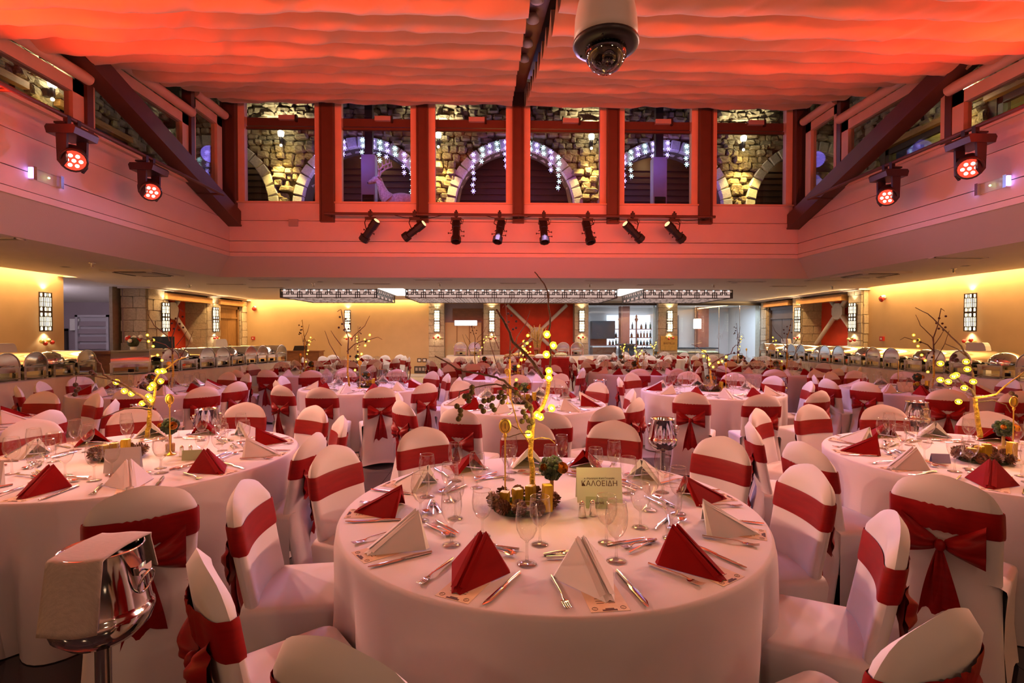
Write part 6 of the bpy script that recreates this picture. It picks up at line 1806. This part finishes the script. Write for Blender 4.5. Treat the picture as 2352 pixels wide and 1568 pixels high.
# ------------------------------------------------------------------ buffets with chafing dishes
def buffet(name, label, P0, P1, depth, z=.80):
    """P0-P1 is the front edge; the table lies to the left of that direction"""
    P0, P1 = Vector((*P0, 0)), Vector((*P1, 0))
    u = (P1 - P0)
    L = u.length
    u.normalize()
    n = Vector((-u.y, u.x, 0))
    t = thing(name, label, 'buffet table', P0, math.atan2(u.y, u.x), 'buffet tables')
    per = [(0, depth), (0, 0), (L, 0), (L, depth)]
    def fn(a, v):
        lens = [depth, L, depth]
        s = a * sum(lens)
        if s < depth:
            p = (0, depth - s)
            o = (-1, 0)
        elif s < depth + L:
            p = (s - depth, 0)
            o = (0, -1)
        else:
            p = (L, s - depth - L)
            o = (1, 0)
        g = .022 * (1 - v) ** .6 * (1 + math.sin(s * 34 + .8 * math.sin(s * 3))) * .6 + .004
        return (p[0] + o[0] * g, p[1] + o[1] * g, .01 + (z - .01) * v)
    MB().grid(fn, int((L + 2 * depth) * 34), 4).build('table_skirt', 'skirt', t)
    MB().span((-.01, -.01, z - .004), (L + .01, depth, z + .006)).build('table_top', 'cloth', t)
    return t
buffet('buffet_table', 'long skirted buffet table along the left wall', (-7.27, 3.6), (-7.27, 9.55), .80)
buffet('buffet_table', 'long skirted buffet table angled before the left service bar', (-6.32, 8.95), (-5.42, 13.35), .80)
def buffet_right():
    t = thing('buffet_table', 'long skirted buffet table along the right wall', 'buffet table', (7.86, 4.2, 0), 0, 'buffet tables')
    L, D, z = 11.2, .85, .80
    def fn(a, v):
        lens = [D, L, D]
        s = a * sum(lens)
        if s < D:
            p, o = (D - s, 0), (0, -1)
        elif s < D + L:
            p, o = (0, s - D), (-1, 0)
        else:
            p, o = (s - D - L, L), (0, 1)
        g = .022 * (1 - v) ** .6 * (1 + math.sin(s * 34 + .8 * math.sin(s * 3))) * .6 + .004
        return (p[0] + o[0] * g, p[1] + o[1] * g, .01 + (z - .01) * v)
    MB().grid(fn, 430, 4).build('table_skirt', 'skirt', t)
    MB().span((-.01, -.01, z - .004), (D, L + .01, z + .006)).build('table_top', 'cloth', t)
buffet_right()
# barrel-lidded dish: local x along the table, local -y towards the room
def dish_proto(dome):
    P = {}
    w, d = .19, .27
    leg = MB()
    P['leg'] = [MB().span((a * w - .02, b * d - .02, 0), (a * w + .02, b * d + .02, .20)).mesh('leg', 'steel_satin') for a in (-1, 1) for b in (-1, 1)]
    P['frame'] = MB().span((-w - .025, -d - .025, .19), (w + .025, d + .025, .215)).span((-w - .02, -d - .02, .03), (w + .02, d + .02, .042)).mesh('frame', 'steel_satin')
    P['water_pan'] = MB().span((-w, -d, .13), (w, d, .19)).mesh('water_pan', 'chrome')
    P['burner'] = MB().lathe([(.045, .042), (.045, .085), (.001, .086)], 12).mesh('burner', 'black')
    if dome:
        P['lid'] = MB().lathe([(.235, .215), (.24, .225), (.225, .30), (.18, .37), (.10, .415), (.001, .43)], 28).mesh('lid', 'chrome')
        P['lid_window'] = MB().lathe([(.12, .0), (.08, .02), (.001, .028)], 20, (0, -.155, .335), Matrix.Rotation(R(48), 3, 'X')).mesh('lid_window', 'black_gloss')
        P['lid_handle'] = MB().tube([(-.08, -.26, .24), (-.07, -.30, .25), (.07, -.30, .25), (.08, -.26, .24)], .009, 8).mesh('lid_handle', 'steel_satin')
    else:
        prof = [(-(w + .02) * math.cos(j * PI / 16), .215 + .215 * math.sin(j * PI / 16)) for j in range(17)]
        V = [(x, -d - .01, z) for x, z in prof] + [(x, d + .01, z) for x, z in prof]
        P['lid'] = MB().add(V, [(j, j + 1, j + 18, j + 17) for j in range(16)], True).mesh('lid', 'chrome')
        P['end_plate'] = [MB().add([(x * .985, q * (d + .012), z) for x, z in prof], [tuple(range(17))]).mesh('end_plate', 'chrome') for q in (-1, 1)]
        P['lid_rim'] = MB().tube([(x, -d - .012, z) for x, z in prof], .011, 8).mesh('lid_rim', 'steel_satin')
        P['lid_handle'] = MB().tube([(-.09, -d - .02, .225), (-.08, -d - .05, .235), (.08, -d - .05, .235), (.09, -d - .02, .225)], .008, 8).mesh('lid_handle', 'steel_satin')
    return P
DISH = {False: dish_proto(False), True: dish_proto(True)}
def dish(x, y, rz, dome, label, z=.807):
    t = thing('chafing_dish', label, 'chafing dish', (x, y, z), rz, 'chafing dishes')
    for nm, me in DISH[dome].items():
        for q in (me if isinstance(me, list) else [me]):
            obj(nm, q, t)
for k, (y, dm) in enumerate(((5.6, False), (6.1, False), (6.65, True), (7.25, False), (7.80, False), (8.28, False), (8.80, True), (9.28, False))):
    dish(-7.66, y, PI / 2, dm, '%s steel chafing dish on the left wall buffet, %s from the front' % ('domed' if dm else 'roll-top', ORD[k]))
d0, d1 = Vector((-6.32, 8.95)), Vector((-5.42, 13.35))
for k, (s, dm, rot) in enumerate(((.30, False, .8), (.86, False, 0), (1.30, True, 0), (1.78, False, 0), (2.22, False, 0), (2.68, True, 0), (3.12, False, 0), (3.52, False, 0), (3.90, True, 0), (4.26, False, 0))):
    u = (d1 - d0).normalized()
    p = d0 + u * s + Vector((-u.y, u.x)) * .38
    dish(p.x, p.y, math.atan2(u.y, u.x) + rot, dm, '%s steel chafing dish on the angled left buffet, %s from the front' % ('domed' if dm else 'roll-top', ORD[k]))
yr = (15.1, 14.6, 14.1, 13.62, 13.2, 12.65, 12.2, 11.7, 11.15, 10.6, 10.1, 9.55, 9.05, 8.55, 8.02, 7.4)
for k, y in enumerate(yr):
    dm = k in (2, 5, 8, 11, 14)
    dish(8.26, y, -PI / 2, dm, '%s steel chafing dish on the right buffet, %s from the far end' % ('domed' if dm else 'roll-top', ORD[k]))
# back buffet before the red niche
t = thing('buffet_table', 'short white clothed buffet table before the red back niche', 'buffet table', (-1.7, 16.5, 0), 0, 'buffet tables')
MB().grid(lambda a, v: (a * 4.8, -.02 - .02 * (1 - v) * (1 + math.sin(a * 150)), .01 + .78 * v), 150, 3).build('table_skirt', 'skirt', t)
MB().span((0, 0, .78), (4.8, .75, .80)).build('table_top', 'cloth', t)
for k, x in enumerate((-1.25, -.78, 2.12, 2.58)):
    dish(x, 16.88, 0, False, 'roll-top chafing dish before the red back niche, %s from the left' % ORD[k])
# display of bread, wheat and cheese in the middle
t = thing('display_table', 'red clothed display table with bread and wheat in the middle distance', 'table', (1.15, 15.1, 0))
MB().grid(lambda a, v: (-1.0 + a * 2.0, -.45 - .02 * (1 - v) * (1 + math.sin(a * 60)), .01 + .79 * v), 80, 3).span((-1.0, -.45, .79), (1.0, .45, .81)).build('tablecloth', 'satin', t)
t = thing('wheat_sheaf', 'tall bundle of dry wheat on the red display table', 'wheat sheaf', (1.15, 15.2, .81))
r = random.Random(8)
for k in range(46):
    a, b = r.uniform(0, 2 * PI), r.uniform(.05, .22)
    MB().tube([(.06 * math.cos(a), .06 * math.sin(a), 0), (b * .6 * math.cos(a), b * .6 * math.sin(a), .45), (b * 1.4 * math.cos(a), b * 1.4 * math.sin(a), .62 + r.uniform(0, .38))], [.008, .010], 5).build('stalk', 'wheat', t)
MB().lathe([(.09, .2), (.10, .25), (.09, .3)], 14).build('tie', 'bar_red', t)
r = random.Random(5)
for k, (x, y, s, c, nm) in enumerate(((.55, 14.95, .16, 'food_bread', 'round bread loaf'), (.95, 14.85, .11, 'food_bread', 'small bread loaf'), (1.45, 14.9, .15, 'wicker', 'wicker bread basket'), (1.85, 15.0, .17, 'food_green', 'bowl of greens'), (1.20, 14.75, .13, 'napkin_white', 'white folded cloth'), (.30, 15.1, .12, 'wicker', 'wicker cheese basket'))):
    t = thing('display_food', '%s on the red display table, %s from the left' % (nm, ORD[[5, 0, 1, 4, 2, 3].index(k)] if False else ('far left' if x < .4 else 'left' if x < .7 else 'centre left' if x < 1.1 else 'centre' if x < 1.3 else 'right' if x < 1.6 else 'far right')), 'food', (x, y, .81))
    MB().sphere((0, 0, s * .45), s, 14, 9, (1.15, .9, .5)).build('body', c, t)
    MB().lathe([(s * .9, 0), (s * 1.05, s * .25), (s * 1.0, s * .3)], 18).build('plate', 'plastic_white' if c != 'wicker' else 'wicker', t)
for k, (x, z) in enumerate(((.82, .30), (1.50, .34), (.40, .22))):
    t = thing('pillar_candle', 'dark red pillar candle on the display table, %s' % ['left of the wheat', 'right of the wheat', 'far left'][k], 'candle', (x, 15.25, .81), 0, 'display candles')
    MB().lathe([(.07, 0), (.07, z), (.06, z + .005), (.001, z - .005)], 16).build('wax', 'napkin_red', t)
    MB().tube([(0, 0, z - .006), (0, 0, z + .02)], .004, 5).build('wick', 'black', t)
# white rounded carving screens at both ends
for x, y, rz, nm in ((-8.30, 8.72, PI / 2, 'left'), (8.78, 9.05, -PI / 2, 'right'), (-8.05, 14.9, R(70), 'left niche'), (8.75, 15.2, -PI / 2, 'right niche')):
    t = thing('carving_station', 'tall white rounded carving lamp stand behind the %s buffet' % nm, 'lamp stand', (x, y, .0), rz, 'carving lamp stands')
    prof = [(-.20, 0), (.20, 0), (.20, 1.15)] + [(.20 - .08 * (1 - math.cos(j * PI / 8)), 1.15 + .22 * math.sin(j * PI / 8)) for j in range(1, 5)] + [(-.20 + .02 * (1 - math.cos((4 - j) * PI / 8)), 1.15 + .22 * math.sin((4 - j) * PI / 8)) for j in range(0, 5)]
    MB().prism(prof, -.05, .05, 'y').build('panel', 'plastic_white', t)
    MB().span((-.22, -.12, 0), (.22, .12, .05)).build('foot', 'plastic_grey', t)
